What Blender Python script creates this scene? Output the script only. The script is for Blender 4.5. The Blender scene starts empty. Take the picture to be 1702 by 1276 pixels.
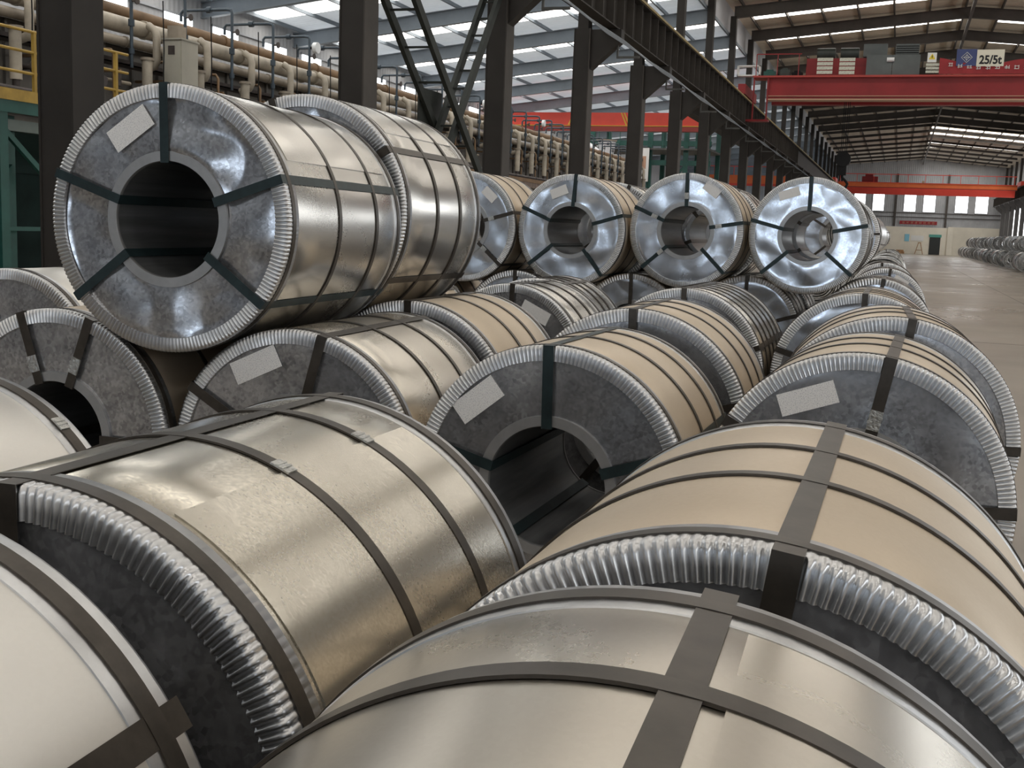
import bpy, math, random
from mathutils import Matrix, Vector, noise
random.seed(7)
PI = math.pi
ORD = ('first second third fourth fifth sixth seventh eighth ninth tenth eleventh twelfth thirteenth fourteenth fifteenth sixteenth seventeenth '
       'eighteenth nineteenth twentieth twenty-first twenty-second twenty-third twenty-fourth twenty-fifth twenty-sixth twenty-seventh').split()
S = bpy.context.scene
COL = S.collection
R_ = math.radians

# ------------------------------------------------------------------ camera, world, exposure
FPX, CZ = 1857.33, 1.611
YAW, PIT, ROLL = 0.32555, 0.14015, 0.03875
def set_camera():
    cy, sy, cp, sp = math.cos(YAW), math.sin(YAW), math.cos(PIT), math.sin(PIT)
    fw = Vector((-sy*cp, cy*cp, -sp)); r = Vector((cy, sy, 0)); d = fw.cross(r)
    cr, sr = math.cos(ROLL), math.sin(ROLL)
    r2 = r*cr - d*sr; d2 = r*sr + d*cr
    cam = bpy.data.cameras.new('camera'); ob = bpy.data.objects.new('camera', cam); COL.objects.link(ob)
    m = Matrix((( r2.x, -d2.x, -fw.x, 0), (r2.y, -d2.y, -fw.y, 0), (r2.z, -d2.z, -fw.z, CZ), (0, 0, 0, 1)))
    ob.matrix_world = m
    cam.sensor_fit = 'HORIZONTAL'; cam.sensor_width = 36; cam.lens = FPX/1702*36
    cam.clip_start = 0.05; cam.clip_end = 500
    S.camera = ob
set_camera()

W = bpy.data.worlds.new('World'); S.world = W; W.use_nodes = True
bg = W.node_tree.nodes['Background']
bg.inputs[0].default_value = (0.74, 0.86, 1.0, 1); bg.inputs[1].default_value = 3.2
SKYLIGHT, WINDOW = 5.5, 4.0            # radiance of the daylit roof panes and of the window panes

vs = S.view_settings
vs.view_transform = 'Standard'; vs.look = 'None'; vs.exposure = -0.1; vs.gamma = 1.0; vs.use_curve_mapping = False
cyc = S.cycles
cyc.max_bounces = 6; cyc.diffuse_bounces = 3; cyc.glossy_bounces = 4; cyc.adaptive_threshold = 0.03; cyc.use_denoising = True
cyc.sample_clamp_indirect = 6.0
cyc.caustics_reflective = True

# ------------------------------------------------------------------ materials
MATS = {}
def mat(name, col, rough=0.5, metal=0.0, var=0.0, vscale=3.0, bump=0.0, bscale=20.0, spec=0.5, rvar=0.0, emit=0, stretch=(1,1,1), col2=None):
    m = bpy.data.materials.new(name); m.use_nodes = True; MATS[name] = m
    nt = m.node_tree; b = nt.nodes['Principled BSDF']
    c = (*col, 1)
    b.inputs['Base Color'].default_value = c; b.inputs['Roughness'].default_value = rough
    b.inputs['Metallic'].default_value = metal; b.inputs['Specular IOR Level'].default_value = spec
    if emit:
        b.inputs['Emission Color'].default_value = c; b.inputs['Emission Strength'].default_value = emit
    if var or rvar or bump or col2:
        tc = nt.nodes.new('ShaderNodeTexCoord'); mp = nt.nodes.new('ShaderNodeMapping')
        oi = nt.nodes.new('ShaderNodeObjectInfo')
        nt.links.new(tc.outputs['Object'], mp.inputs[0]); mp.inputs['Scale'].default_value = stretch
        cmb = nt.nodes.new('ShaderNodeMath'); cmb.operation = 'MULTIPLY'; cmb.inputs[1].default_value = 37.0
        nt.links.new(oi.outputs['Random'], cmb.inputs[0]); nt.links.new(cmb.outputs[0], mp.inputs['Location'])
        n = nt.nodes.new('ShaderNodeTexNoise'); n.inputs['Scale'].default_value = vscale; n.inputs['Detail'].default_value = 5
        n.inputs['Roughness'].default_value = 0.62
        nt.links.new(mp.outputs[0], n.inputs['Vector'])
        if var or col2:
            mx = nt.nodes.new('ShaderNodeMix'); mx.data_type = 'RGBA'
            lo = tuple(max(0, k*(1-var)) for k in col) if not col2 else col
            hi = tuple(min(1, k*(1+var)) for k in col) if not col2 else col2
            mx.inputs['A'].default_value = (*lo, 1); mx.inputs['B'].default_value = (*hi, 1)
            rp = nt.nodes.new('ShaderNodeMapRange'); rp.inputs['From Min'].default_value = 0.3; rp.inputs['From Max'].default_value = 0.7
            nt.links.new(n.outputs['Fac'], rp.inputs['Value']); nt.links.new(rp.outputs[0], mx.inputs['Factor'])
            nt.links.new(mx.outputs['Result'], b.inputs['Base Color'])
        if rvar:
            n2 = nt.nodes.new('ShaderNodeTexNoise'); n2.inputs['Scale'].default_value = vscale*0.6; n2.inputs['Detail'].default_value = 4
            nt.links.new(mp.outputs[0], n2.inputs['Vector'])
            r2 = nt.nodes.new('ShaderNodeMapRange'); r2.inputs['From Min'].default_value = 0.3; r2.inputs['From Max'].default_value = 0.7
            r2.inputs['To Min'].default_value = max(0.03, rough-rvar); r2.inputs['To Max'].default_value = rough+rvar
            nt.links.new(n2.outputs['Fac'], r2.inputs['Value']); nt.links.new(r2.outputs[0], b.inputs['Roughness'])
        if bump:
            n3 = nt.nodes.new('ShaderNodeTexNoise'); n3.inputs['Scale'].default_value = bscale; n3.inputs['Detail'].default_value = 3
            nt.links.new(mp.outputs[0], n3.inputs['Vector'])
            bp = nt.nodes.new('ShaderNodeBump'); bp.inputs['Strength'].default_value = bump; bp.inputs['Distance'].default_value = 0.01
            nt.links.new(n3.outputs['Fac'], bp.inputs['Height']); nt.links.new(bp.outputs[0], b.inputs['Normal'])
    return m

def spangle(name, dark, light, rough, scale, bump, bscale, metal=1.0, big=2.2, cell=0.35):
    """hot-dip zinc: mottled crystals, slightly wavy sheet"""
    m = bpy.data.materials.new(name); m.use_nodes = True; MATS[name] = m
    nt = m.node_tree; b = nt.nodes['Principled BSDF']; N = nt.nodes.new; L = nt.links.new
    b.inputs['Metallic'].default_value = metal
    tc = N('ShaderNodeTexCoord'); mp = N('ShaderNodeMapping'); oi = N('ShaderNodeObjectInfo')
    mu = N('ShaderNodeMath'); mu.operation = 'MULTIPLY'; mu.inputs[1].default_value = 53.0
    L(oi.outputs['Random'], mu.inputs[0]); L(mu.outputs[0], mp.inputs['Location']); L(tc.outputs['Object'], mp.inputs[0])
    vo = N('ShaderNodeTexVoronoi'); vo.inputs['Scale'].default_value = scale
    L(mp.outputs[0], vo.inputs['Vector'])
    sp = N('ShaderNodeSeparateColor'); L(vo.outputs['Color'], sp.inputs[0])
    n1 = N('ShaderNodeTexNoise'); n1.inputs['Scale'].default_value = big; n1.inputs['Detail'].default_value = 6 if cell > 0.2 else 2; n1.inputs['Roughness'].default_value = 0.65 if cell > 0.2 else 0.4
    L(mp.outputs[0], n1.inputs['Vector'])
    ad = N('ShaderNodeMath'); ad.operation = 'MULTIPLY_ADD'; ad.inputs[1].default_value = cell
    r1 = N('ShaderNodeMapRange'); r1.inputs['From Min'].default_value = 0.3; r1.inputs['From Max'].default_value = 0.72; r1.inputs['To Max'].default_value = 0.7
    L(n1.outputs['Fac'], r1.inputs['Value']); L(sp.outputs[0], ad.inputs[0]); L(r1.outputs[0], ad.inputs[2])
    mx = N('ShaderNodeMix'); mx.data_type = 'RGBA'
    mx.inputs['A'].default_value = (*dark, 1); mx.inputs['B'].default_value = (*light, 1)
    L(ad.outputs[0], mx.inputs['Factor']); L(mx.outputs['Result'], b.inputs['Base Color'])
    r2 = N('ShaderNodeMapRange'); r2.inputs['To Min'].default_value = rough*1.35; r2.inputs['To Max'].default_value = rough*0.75
    L(ad.outputs[0], r2.inputs['Value']); L(r2.outputs[0], b.inputs['Roughness'])
    n3 = N('ShaderNodeTexNoise'); n3.inputs['Scale'].default_value = bscale; n3.inputs['Detail'].default_value = 2
    L(mp.outputs[0], n3.inputs['Vector'])
    bp = N('ShaderNodeBump'); bp.inputs['Strength'].default_value = bump; bp.inputs['Distance'].default_value = 0.02
    L(n3.outputs['Fac'], bp.inputs['Height']); L(bp.outputs[0], b.inputs['Normal'])
    return m

def paper_mat(name, col, ink, rows, cols):
    """white sheet with rows of small grey print, in the sheet's own object space (x, z)"""
    m = bpy.data.materials.new(name); m.use_nodes = True; MATS[name] = m
    nt = m.node_tree; b = nt.nodes['Principled BSDF']; N = nt.nodes.new; L = nt.links.new
    b.inputs['Roughness'].default_value = 0.7
    tc = N('ShaderNodeTexCoord'); mp = N('ShaderNodeMapping'); L(tc.outputs['Generated'], mp.inputs[0]); mp.inputs['Scale'].default_value = (cols, 1, rows)
    n = N('ShaderNodeTexNoise'); n.inputs['Scale'].default_value = 1.0; n.inputs['Detail'].default_value = 2
    L(mp.outputs[0], n.inputs['Vector'])
    r = N('ShaderNodeMapRange'); r.inputs['From Min'].default_value = 0.52; r.inputs['From Max'].default_value = 0.66; L(n.outputs['Fac'], r.inputs['Value'])
    mx = N('ShaderNodeMix'); mx.data_type = 'RGBA'; mx.inputs['A'].default_value = (*col, 1); mx.inputs['B'].default_value = (*ink, 1)
    L(r.outputs[0], mx.inputs['Factor']); L(mx.outputs['Result'], b.inputs['Base Color'])
    return m

def corrugated(name, col, axis, pitch, rough=0.6, var=0.15, strength=0.6):
    m = mat(name, col, rough, 0, var, 0.5)
    nt = m.node_tree; b = nt.nodes['Principled BSDF']; N = nt.nodes.new; L = nt.links.new
    tc = N('ShaderNodeTexCoord'); w = N('ShaderNodeTexWave'); w.bands_direction = axis; w.inputs['Scale'].default_value = 0.314/pitch
    L(tc.outputs['Object'], w.inputs['Vector'])
    bp = N('ShaderNodeBump'); bp.inputs['Strength'].default_value = strength; bp.inputs['Distance'].default_value = 0.03
    L(w.outputs['Fac'], bp.inputs['Height']); L(bp.outputs[0], b.inputs['Normal'])
    return m

spangle('wrap', (0.52, 0.48, 0.42), (0.71, 0.67, 0.595), 0.25, 160, 0.03, 2.0, cell=0.08)
spangle('wrap_spangle', (0.50, 0.465, 0.40), (0.71, 0.675, 0.60), 0.23, 190, 0.035, 2.4, cell=0.35)
spangle('wrap_dusty', (0.58, 0.49, 0.38), (0.70, 0.60, 0.475), 0.42, 120, 0.04, 2.0, metal=0.8, cell=0.1)
spangle('wrap_pale', (0.74, 0.72, 0.68), (0.84, 0.82, 0.78), 0.36, 150, 0.05, 2.5, metal=0.9, cell=0.1)
spangle('wrap_bright', (0.54, 0.52, 0.485), (0.73, 0.71, 0.675), 0.22, 150, 0.03, 1.8, cell=0.1)
spangle('cover', (0.19, 0.19, 0.20), (0.60, 0.605, 0.625), 0.20, 75, 0.03, 7.0, metal=0.78, big=7.0, cell=0.5)  # darker copy of the zinc: the dim surroundings it mirrors are in the colour
spangle('cover_daylit', (0.62, 0.65, 0.70), (0.84, 0.87, 0.92), 0.22, 75, 0.10, 5.0, big=4.5)  # lit copy of cover: bluish gate daylight painted into the zinc colour
mat('guard', (0.64, 0.645, 0.655), 0.34, 1.0, 0.08, 25, rvar=0.05)
mat('ring', (0.44, 0.44, 0.44), 0.42, 0.8, 0.10, 12)
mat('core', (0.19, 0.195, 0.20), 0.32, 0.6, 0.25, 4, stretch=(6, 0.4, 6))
mat('strap', (0.072, 0.062, 0.052), 0.36, 0.6, 0.25, 14)
mat('strap_green', (0.018, 0.033, 0.036), 0.42, 0.25, 0.3, 14)
mat('seal', (0.55, 0.55, 0.53), 0.35, 1.0, 0.3, 60, bump=0.5, bscale=90)
mat('black_edge', (0.03, 0.03, 0.03), 0.6)
paper_mat('label_paper', (0.92, 0.91, 0.90), (0.52, 0.52, 0.54), 24, 60)
mat('scrap', (0.55, 0.54, 0.52), 0.36, 0.75, 0.5, 9, bump=0.8, bscale=30)
mat('scrap_light', (0.80, 0.79, 0.77), 0.30, 0.9, 0.4, 9, bump=0.8, bscale=30)

mat('floor', (0.275, 0.235, 0.188), 0.33, 0, 0.16, 0.45, bump=0.05, bscale=8, rvar=0.1)
mat('joint', (0.13, 0.115, 0.095), 0.7)
corrugated('roof_main', (0.60, 0.51, 0.40), 'Y', 0.3)
corrugated('roof_left', (0.76, 0.79, 0.82), 'Y', 0.3)
def translucent_sheet(m, fac, col):
    nt = m.node_tree; out = nt.nodes['Material Output']; b = nt.nodes['Principled BSDF']
    t = nt.nodes.new('ShaderNodeBsdfTranslucent'); t.inputs['Color'].default_value = (*col, 1)
    mx = nt.nodes.new('ShaderNodeMixShader'); mx.inputs[0].default_value = fac
    nt.links.new(b.outputs[0], mx.inputs[1]); nt.links.new(t.outputs[0], mx.inputs[2]); nt.links.new(mx.outputs[0], out.inputs['Surface'])
translucent_sheet(MATS['roof_left'], 0.13, (1.0, 0.93, 0.85))
corrugated('wall_sheet', (0.42, 0.43, 0.45), 'X', 0.25)
corrugated('wall_sheet_y', (0.45, 0.45, 0.46), 'Y', 0.25)
mat('cream', (0.80, 0.75, 0.64), 0.7, 0, 0.1, 0.4)
mat('rafter', (0.085, 0.075, 0.068), 0.6, 0, 0.2, 1, spec=0.25)
mat('rafter_blue', (0.20, 0.23, 0.26), 0.5, 0, 0.15, 1)
mat('skylight', (1.0, 0.97, 0.91), 0.5, emit=SKYLIGHT)
mat('window', (0.95, 0.98, 1.0), 0.5, emit=WINDOW)
MATS['skylight'].cycles.emission_sampling = 'FRONT'; MATS['window'].cycles.emission_sampling = 'FRONT'
mat('column', (0.034, 0.030, 0.027), 0.6, 0, 0.2, 1.2, spec=0.2)
mat('column_lit', (0.065, 0.057, 0.050), 0.6, 0, 0.2, 1.2, spec=0.2)  # lighter copy of column: light on the aisle-facing side put into the colour
mat('beam', (0.036, 0.031, 0.027), 0.6, 0, 0.25, 1.0, spec=0.2)
mat('brace', (0.032, 0.036, 0.032), 0.6, 0, 0.3, 2.0, spec=0.2)
mat('yellow', (0.42, 0.27, 0.05), 0.5, 0, 0.25, 3)
mat('yellow_dim', (0.28, 0.21, 0.08), 0.55, 0, 0.25, 3)
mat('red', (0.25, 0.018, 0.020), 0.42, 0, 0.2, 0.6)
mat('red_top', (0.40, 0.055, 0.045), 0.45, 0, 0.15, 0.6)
mat('orange', (0.90, 0.20, 0.06), 0.45, 0, 0.12, 0.6)
mat('scarlet', (0.80, 0.085, 0.055), 0.45, 0, 0.12, 0.6)
mat('line_pale', (0.50, 0.30, 0.20), 0.5)
mat('stripe_yellow', (0.75, 0.50, 0.06), 0.5)
mat('grey_box', (0.11, 0.125, 0.125), 0.5, 0, 0.15, 1)
mat('dark', (0.012, 0.012, 0.013), 0.6, 0, 0.3, 3, spec=0.15)
mat('motor', (0.035, 0.045, 0.04), 0.5, 0, 0.3, 3)
mat('sign_cream', (0.80, 0.77, 0.64), 0.6)
mat('sign_white', (0.80, 0.80, 0.78), 0.6)
mat('sign_blue', (0.055, 0.075, 0.20), 0.5)
mat('ink', (0.012, 0.012, 0.014), 0.6)
mat('sign_yellow', (0.80, 0.62, 0.05), 0.5)
mat('banner_red', (0.30, 0.025, 0.03), 0.7, 0, 0.2, 2)
paper_mat('notice', (0.62, 0.62, 0.53), (0.22, 0.22, 0.19), 10, 14)
mat('pipe', (0.32, 0.27, 0.21), 0.5, 0.1, 0.3, 1.5)
mat('pipe_light', (0.45, 0.395, 0.315), 0.5, 0.1, 0.25, 2.5)
mat('pipe_rust', (0.22, 0.135, 0.07), 0.6, 0.1, 0.3, 1.5)
mat('riser', (0.055, 0.075, 0.095), 0.45, 0.2, 0.3, 3)
mat('valve', (0.075, 0.06, 0.055), 0.5, 0.3, 0.4, 5)
mat('casing', (0.155, 0.142, 0.125), 0.55, 0.1, 0.35, 1.2)
mat('burner', (0.23, 0.17, 0.14), 0.6, 0.1, 0.4, 4)
mat('cabinet', (0.42, 0.395, 0.33), 0.5, 0, 0.12, 1.5)
mat('green_dark', (0.010, 0.026, 0.023), 0.6, 0, 0.3, 1.5, spec=0.2)
mat('green', (0.018, 0.085, 0.070), 0.45, 0, 0.3, 1.5)
mat('green_pale', (0.20, 0.24, 0.22), 0.5, 0, 0.2, 1.5)
mat('grating', (0.09, 0.09, 0.085), 0.6, 0.3, 0.3, 6)
mat('duct_white', (0.75, 0.76, 0.78), 0.4, 0.3, 0.2, 1.5)
mat('lamp_white', (0.85, 0.87, 0.88), 0.4)
mat('door_dark', (0.03, 0.035, 0.035), 0.6)
mat('teal', (0.10, 0.35, 0.30), 0.6)
mat('poster_blue', (0.25, 0.55, 0.70), 0.6)
mat('wood', (0.36, 0.20, 0.09), 0.6, 0, 0.3, 3)

# ------------------------------------------------------------------ mesh helpers
class MB:
    def __init__(s): s.v = []; s.f = []
    def box(s, x0, x1, y0, y1, z0, z1):
        i = len(s.v)
        s.v += [(x0,y0,z0),(x1,y0,z0),(x1,y1,z0),(x0,y1,z0),(x0,y0,z1),(x1,y0,z1),(x1,y1,z1),(x0,y1,z1)]
        s.f += [(i,i+3,i+2,i+1),(i+4,i+5,i+6,i+7),(i,i+1,i+5,i+4),(i+1,i+2,i+6,i+5),(i+2,i+3,i+7,i+6),(i+3,i,i+4,i+7)]
        return s
    def quad(s, a, b, c, d):
        i = len(s.v); s.v += [a, b, c, d]; s.f.append((i, i+1, i+2, i+3)); return s
    def bar(s, p, q, w, h, up=(0,0,1)):
        p, q = Vector(p), Vector(q); d = (q-p).normalized(); u = Vector(up)
        if abs(d.dot(u)) > 0.98: u = Vector((1,0,0))
        a = d.cross(u).normalized()*(w/2); b = a.cross(d).normalized()*(h/2)
        i = len(s.v)
        for c in (p, q): s.v += [tuple(c-a-b), tuple(c+a-b), tuple(c+a+b), tuple(c-a+b)]
        s.f += [(i,i+1,i+2,i+3),(i+7,i+6,i+5,i+4)] + [(i+k, i+4+k, i+4+(k+1)%4, i+(k+1)%4) for k in range(4)]
        return s
    def cyl(s, p, q, r, n=12, r2=None, cap=True):
        p, q = Vector(p), Vector(q); d = (q-p).normalized(); u = Vector((0,0,1)) if abs(d.z) < 0.9 else Vector((1,0,0))
        a = d.cross(u).normalized(); b = a.cross(d); i = len(s.v); r2 = r if r2 is None else r2
        for c, rr in ((p, r), (q, r2)):
            for k in range(n):
                t = 2*PI*k/n; s.v.append(tuple(c + a*(rr*math.cos(t)) + b*(rr*math.sin(t))))
        for k in range(n): s.f.append((i+k, i+n+k, i+n+(k+1)%n, i+(k+1)%n))
        if cap: s.f += [tuple(range(i, i+n)), tuple(range(i+2*n-1, i+n-1, -1))]
        return s
    def pipe(s, pts, r, n=10):
        """a round tube along a polyline"""
        P = [Vector(p) for p in pts]; i0 = len(s.v); m = len(P); a = None
        for j, c in enumerate(P):
            d = (P[min(j+1, m-1)] - P[max(j-1, 0)]).normalized()
            if a is None:
                u = Vector((0,0,1)) if abs(d.z) < 0.9 else Vector((1,0,0)); a = d.cross(u).normalized()
            a = (a - d*a.dot(d)).normalized(); b = d.cross(a)
            for k in range(n):
                t = 2*PI*k/n; s.v.append(tuple(c + a*(r*math.cos(t)) + b*(r*math.sin(t))))
        for j in range(m-1):
            for k in range(n):
                s.f.append((i0+j*n+k, i0+j*n+(k+1)%n, i0+(j+1)*n+(k+1)%n, i0+(j+1)*n+k))
        s.f += [tuple(range(i0+n-1, i0-1, -1)), tuple(range(i0+(m-1)*n, i0+m*n))]
        return s
    def prism(s, poly, axis, a, b):
        """poly of (u, w) pairs extruded along axis ('x': u=y w=z, 'y': u=x w=z)"""
        i = len(s.v); n = len(poly)
        for t in (a, b):
            for u, w in poly: s.v.append((t, u, w) if axis == 'x' else (u, t, w))
        s.f += [tuple(range(i, i+n)), tuple(range(i+2*n-1, i+n-1, -1))]
        for k in range(n): s.f.append((i+k, i+n+k, i+n+(k+1)%n, i+(k+1)%n))
        return s
    def lathe(s, prof, n, closed=False, fn=None):
        """profile of (r, y) swept about the Y axis; fn(r, y, theta, j) may shift a point"""
        i = len(s.v); m = len(prof)
        for k in range(n):
            t = 2*PI*k/n
            for j, (r, y) in enumerate(prof):
                if fn: r, y = fn(r, y, t, j)
                s.v.append((r*math.cos(t), y, r*math.sin(t)))
        for k in range(n):
            k2 = (k+1) % n
            for j in range(m if closed else m-1):
                j2 = (j+1) % m
                s.f.append((i+k*m+j, i+k*m+j2, i+k2*m+j2, i+k2*m+j))
        return s
    def mesh(s, name, m, smooth=None):
        me = bpy.data.meshes.new(name); me.from_pydata(s.v, [], s.f)
        me.materials.append(MATS[m])
        if smooth is not None:
            me.shade_smooth(); me.set_sharp_from_angle(angle=R_(smooth))
        me.update(); return me
    def build(s, name, m, parent=None, smooth=None, loc=None):
        return put(name, s.mesh(name, m, smooth), parent, loc)

def put(name, me, parent=None, loc=None, scale=None, rot=None):
    o = bpy.data.objects.new(name, me); COL.objects.link(o)
    if parent: o.parent = parent
    if loc: o.location = loc
    if scale: o.scale = scale
    if rot: o.rotation_euler = rot
    return o
def tag(o, label=None, cat=None, group=None, kind=None):
    if label: o['label'] = label
    if cat: o['category'] = cat
    if group: o['group'] = group
    if kind: o['kind'] = kind
    return o
def thing(name, label, cat, loc=(0,0,0), rz=0, group=None):
    o = bpy.data.objects.new(name, None); COL.objects.link(o); o.empty_display_size = 0.1
    o.location = loc; o.rotation_euler = (0, 0, rz)
    return tag(o, label, cat, group)
def struct(name, mb, m, label=None, smooth=None):
    o = mb.build(name, m, None, smooth); o['kind'] = 'structure'
    if label: o['label'] = label
    return o
def dup(root, loc, rz=None, label=None, group=None):
    r = root.copy(); COL.objects.link(r); r.location = loc
    if rz is not None: r.rotation_euler = (0, 0, rz)
    if label: r['label'] = label
    if group: r['group'] = group
    for ch in list(root.children):
        c = ch.copy(); COL.objects.link(c); c.parent = r
        for g in list(ch.children):
            d = g.copy(); COL.objects.link(d); d.parent = c
    return r

# ------------------------------------------------------------------ the hall
XC, XR, XL = -7.6, 12.0, -22.5          # column line, right column line, left wall
YB, YF = -42.0, 160.0                   # wall behind the camera, far wall
FR = [9 + 6*k for k in range(-8, 25)]   # frames along the hall
RIDGE_X, RIDGE_Z, EAVE_Z = 2.25, 12.5, 11.6
def roof_z(x): return RIDGE_Z - (RIDGE_Z-EAVE_Z)*abs(x-RIDGE_X)/(RIDGE_X-XC)
def lroof_z(x): return 10.4 + (x-XC)*(10.4-8.7)/(XC-XL)

fl = struct('floor', MB().box(XL-0.2, 13.4, YB-12, YF+0.2, -0.2, 0), 'floor', 'worn beige concrete floor of the hall')
for k, x in enumerate((3.45, -0.35+9.4)):
    MB().box(x-0.012, x+0.012, YB, YF, -0.001, 0.002).build('floor_joint', 'joint', fl)
for y in range(8, 158, 12):
    MB().box(1.0, 12.9, y-0.010, y+0.010, -0.001, 0.002).build('floor_joint', 'joint', fl)

# main roof: two slopes of beige sheet, rafters, purlins, daylight panes
def slope(x0, z0, x1, z1, t=0.06):
    return [(x0, z0), (x1, z1), (x1, z1+t), (x0, z0+t)]
ce = struct('ceiling', MB().prism(slope(XC-0.3, roof_z(XC), RIDGE_X, RIDGE_Z), 'y', YB, YF).prism(slope(RIDGE_X, RIDGE_Z, 13.2, roof_z(13.2)), 'y', YB, YF), 'roof_main', 'beige ribbed sheet roof over the storage bay')
PURX = [XC + 0.35 + 1.55*k for k in range(13)]
def rafter_mesh(zf, x0, xm, x1, m, h=0.46):
    mb = MB()
    segs = [(x0, xm), (xm, x1)] if xm is not None else [(x0, x1)]
    for a, b in segs:
        za, zb = zf(a), zf(b)
        mb.prism([(a, za-0.16), (b, zb-0.16), (b, zb-0.13), (a, za-0.13)], 'y', -0.11, 0.11)
        mb.prism([(a, za-0.16-h), (b, zb-0.16-h), (b, zb-0.13-h), (a, za-0.13-h)], 'y', -0.11, 0.11)
        mb.prism([(a, za-0.15-h), (b, zb-0.15-h), (b, zb-0.14), (a, za-0.14)], 'y', -0.012, 0.012)
    return mb.mesh('rafter', m)
rm = rafter_mesh(roof_z, XC, RIDGE_X, XR, 'rafter')
rm2 = rafter_mesh(roof_z, XC, RIDGE_X, XR, 'rafter', 0.2)
for y in FR: put('rafter', rm if y < 108 else rm2, ce, (0, y, 0))
for x in PURX:
    MB().box(x-0.035, x+0.035, YB, YF, roof_z(x)-0.13, roof_z(x)+0.0).build('purlin', 'rafter', ce)
MB().box(RIDGE_X-0.06, RIDGE_X+0.06, YB, YF, RIDGE_Z-0.75, RIDGE_Z-0.55).build('ridge_tie', 'rafter', ce)
pane_cache = {}
def pane(ceil, zf, xa, xb, y, w, key):
    if (key, xa) not in pane_cache:
        za, zb = zf(xa)-0.03, zf(xb)-0.03
        pane_cache[(key, xa)] = MB().quad((xa, -w/2, za), (xa, w/2, za), (xb, w/2, zb), (xb, -w/2, zb)).mesh('skylight_pane', 'skylight')
    put('skylight_pane', pane_cache[(key, xa)], ceil, (0, y, 0))
for k in range(-6, 9):
    y = 18.3 + 6*k
    if y < -20: continue
    for a, b in zip(PURX[:-1], PURX[1:]):
        if abs((a+b)/2 - RIDGE_X) < 0.9: continue
        pane(ce, roof_z, a+0.06, b-0.06, y, 0.95, 'm')
for y in (115.9, 121.9, 132.3, 138.3, 144.3, 150.3, 156.3):  # strips beyond the far crane are added to brighten the hall's end
    for a, b in zip(PURX[6:-1], PURX[7:]): pane(ce, roof_z, a+0.06, b-0.06, y, 1.2 if y < 130 else 1.8, 'n' if y < 130 else 'o')

# left bay roof: a single translucent ribbed sheet
def roof_sheet():
    mb = MB(); a, b = XL, XC-0.3
    mb.v = [(a, YB, lroof_z(a)), (b, YB, lroof_z(b)), (b, YF, lroof_z(b)), (a, YF, lroof_z(a))]; mb.f = [(0, 3, 2, 1)]
    return mb
cl = struct('ceiling_side', roof_sheet(), 'roof_left', 'pale sheet roof over the machine bay')
rl = rafter_mesh(lroof_z, XL, None, XC-0.1, 'rafter_blue', 0.5)
for y in FR: put('rafter', rl, cl, (0, y, 0))
PURL = [XL + 0.3 + 1.6*k for k in range(10)]
for x in PURL:
    MB().box(x-0.035, x+0.035, YB, YF, lroof_z(x)-0.13, lroof_z(x)).build('purlin', 'rafter_blue', cl)
for k in range(-1, 15):
    for a, b in zip(PURL[:-1], PURL[1:]): pane(cl, lroof_z, a+0.06, b-0.06, 12.3+6*k, 1.3, 'l')
struct('wall_clerestory', MB().box(XC-0.36, XC-0.30, YB, YF, lroof_z(XC), roof_z(XC)+0.05), 'wall_sheet_y', 'narrow sheet wall between the two roofs')

# walls
wf = struct('wall_far', MB().box(XL, 13.3, YF, YF+0.2, 0, 13), 'wall_sheet', 'grey ribbed end wall with bright windows')
MB().box(-2.3, 6.4, YF-0.35, YF, 0, 3.55).build('cream_plinth', 'cream', wf)
MB().box(6.4, 12.6, YF-0.25, YF, 0, 3.7).build('cream_plinth', 'cream', wf)
MB().box(6.0, 6.7, YF-0.6, YF-0.35, 0, 3.7).build('cream_pier', 'cream', wf)
for z in (5.35, 4.8):
    MB().box(-7, 12.6, YF-0.12, YF, z, z+0.10).build('girt', 'rafter', wf)
for x in (-0.9, 5.5):
    MB().box(x, x+0.25, YF-0.2, YF, 3.6, 10.5).build('wall_post', 'rafter', wf)
nwin = [0]
def window(x0, x1, z0, z1, y, ny, n=2, name=None):
    nwin[0] += 1
    w = struct('window_%d' % nwin[0], MB().box(x0-0.06, x1+0.06, min(y, y+ny*0.05), max(y, y+ny*0.05), z0-0.06, z0).box(x0-0.06, x1+0.06, min(y, y+ny*0.05), max(y, y+ny*0.05), z1, z1+0.06)
               .box(x0-0.06, x0, min(y, y+ny*0.05), max(y, y+ny*0.05), z0, z1).box(x1, x1+0.06, min(y, y+ny*0.05), max(y, y+ny*0.05), z0, z1), 'wall_sheet', name or 'bright daylit window in the end wall')
    st = (x1-x0)/n
    for i in range(n):
        MB().quad((x0+i*st+0.02, y-0.02, z0), (x0+(i+1)*st-0.02, y-0.02, z0), (x0+(i+1)*st-0.02, y-0.02, z1), (x0+i*st+0.02, y-0.02, z1)).build('pane', 'window', w)
for x0, x1 in ((-6.15, -4.7), (-3.72, -2.28), (0.27, 1.74), (2.70, 4.17), (6.66, 8.20), (9.12, 10.64)):
    window(x0, x1, 5.6, 7.82, YF, -1)
d1 = struct('door_1', MB().box(3.85, 5.2, YF-0.42, YF-0.34, 0, 2.3), 'door_dark', 'dark doorway in the cream plinth of the end wall')
MB().box(3.75, 5.3, YF-0.46, YF-0.34, 2.3, 2.66).build('lintel', 'teal', d1)

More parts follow.
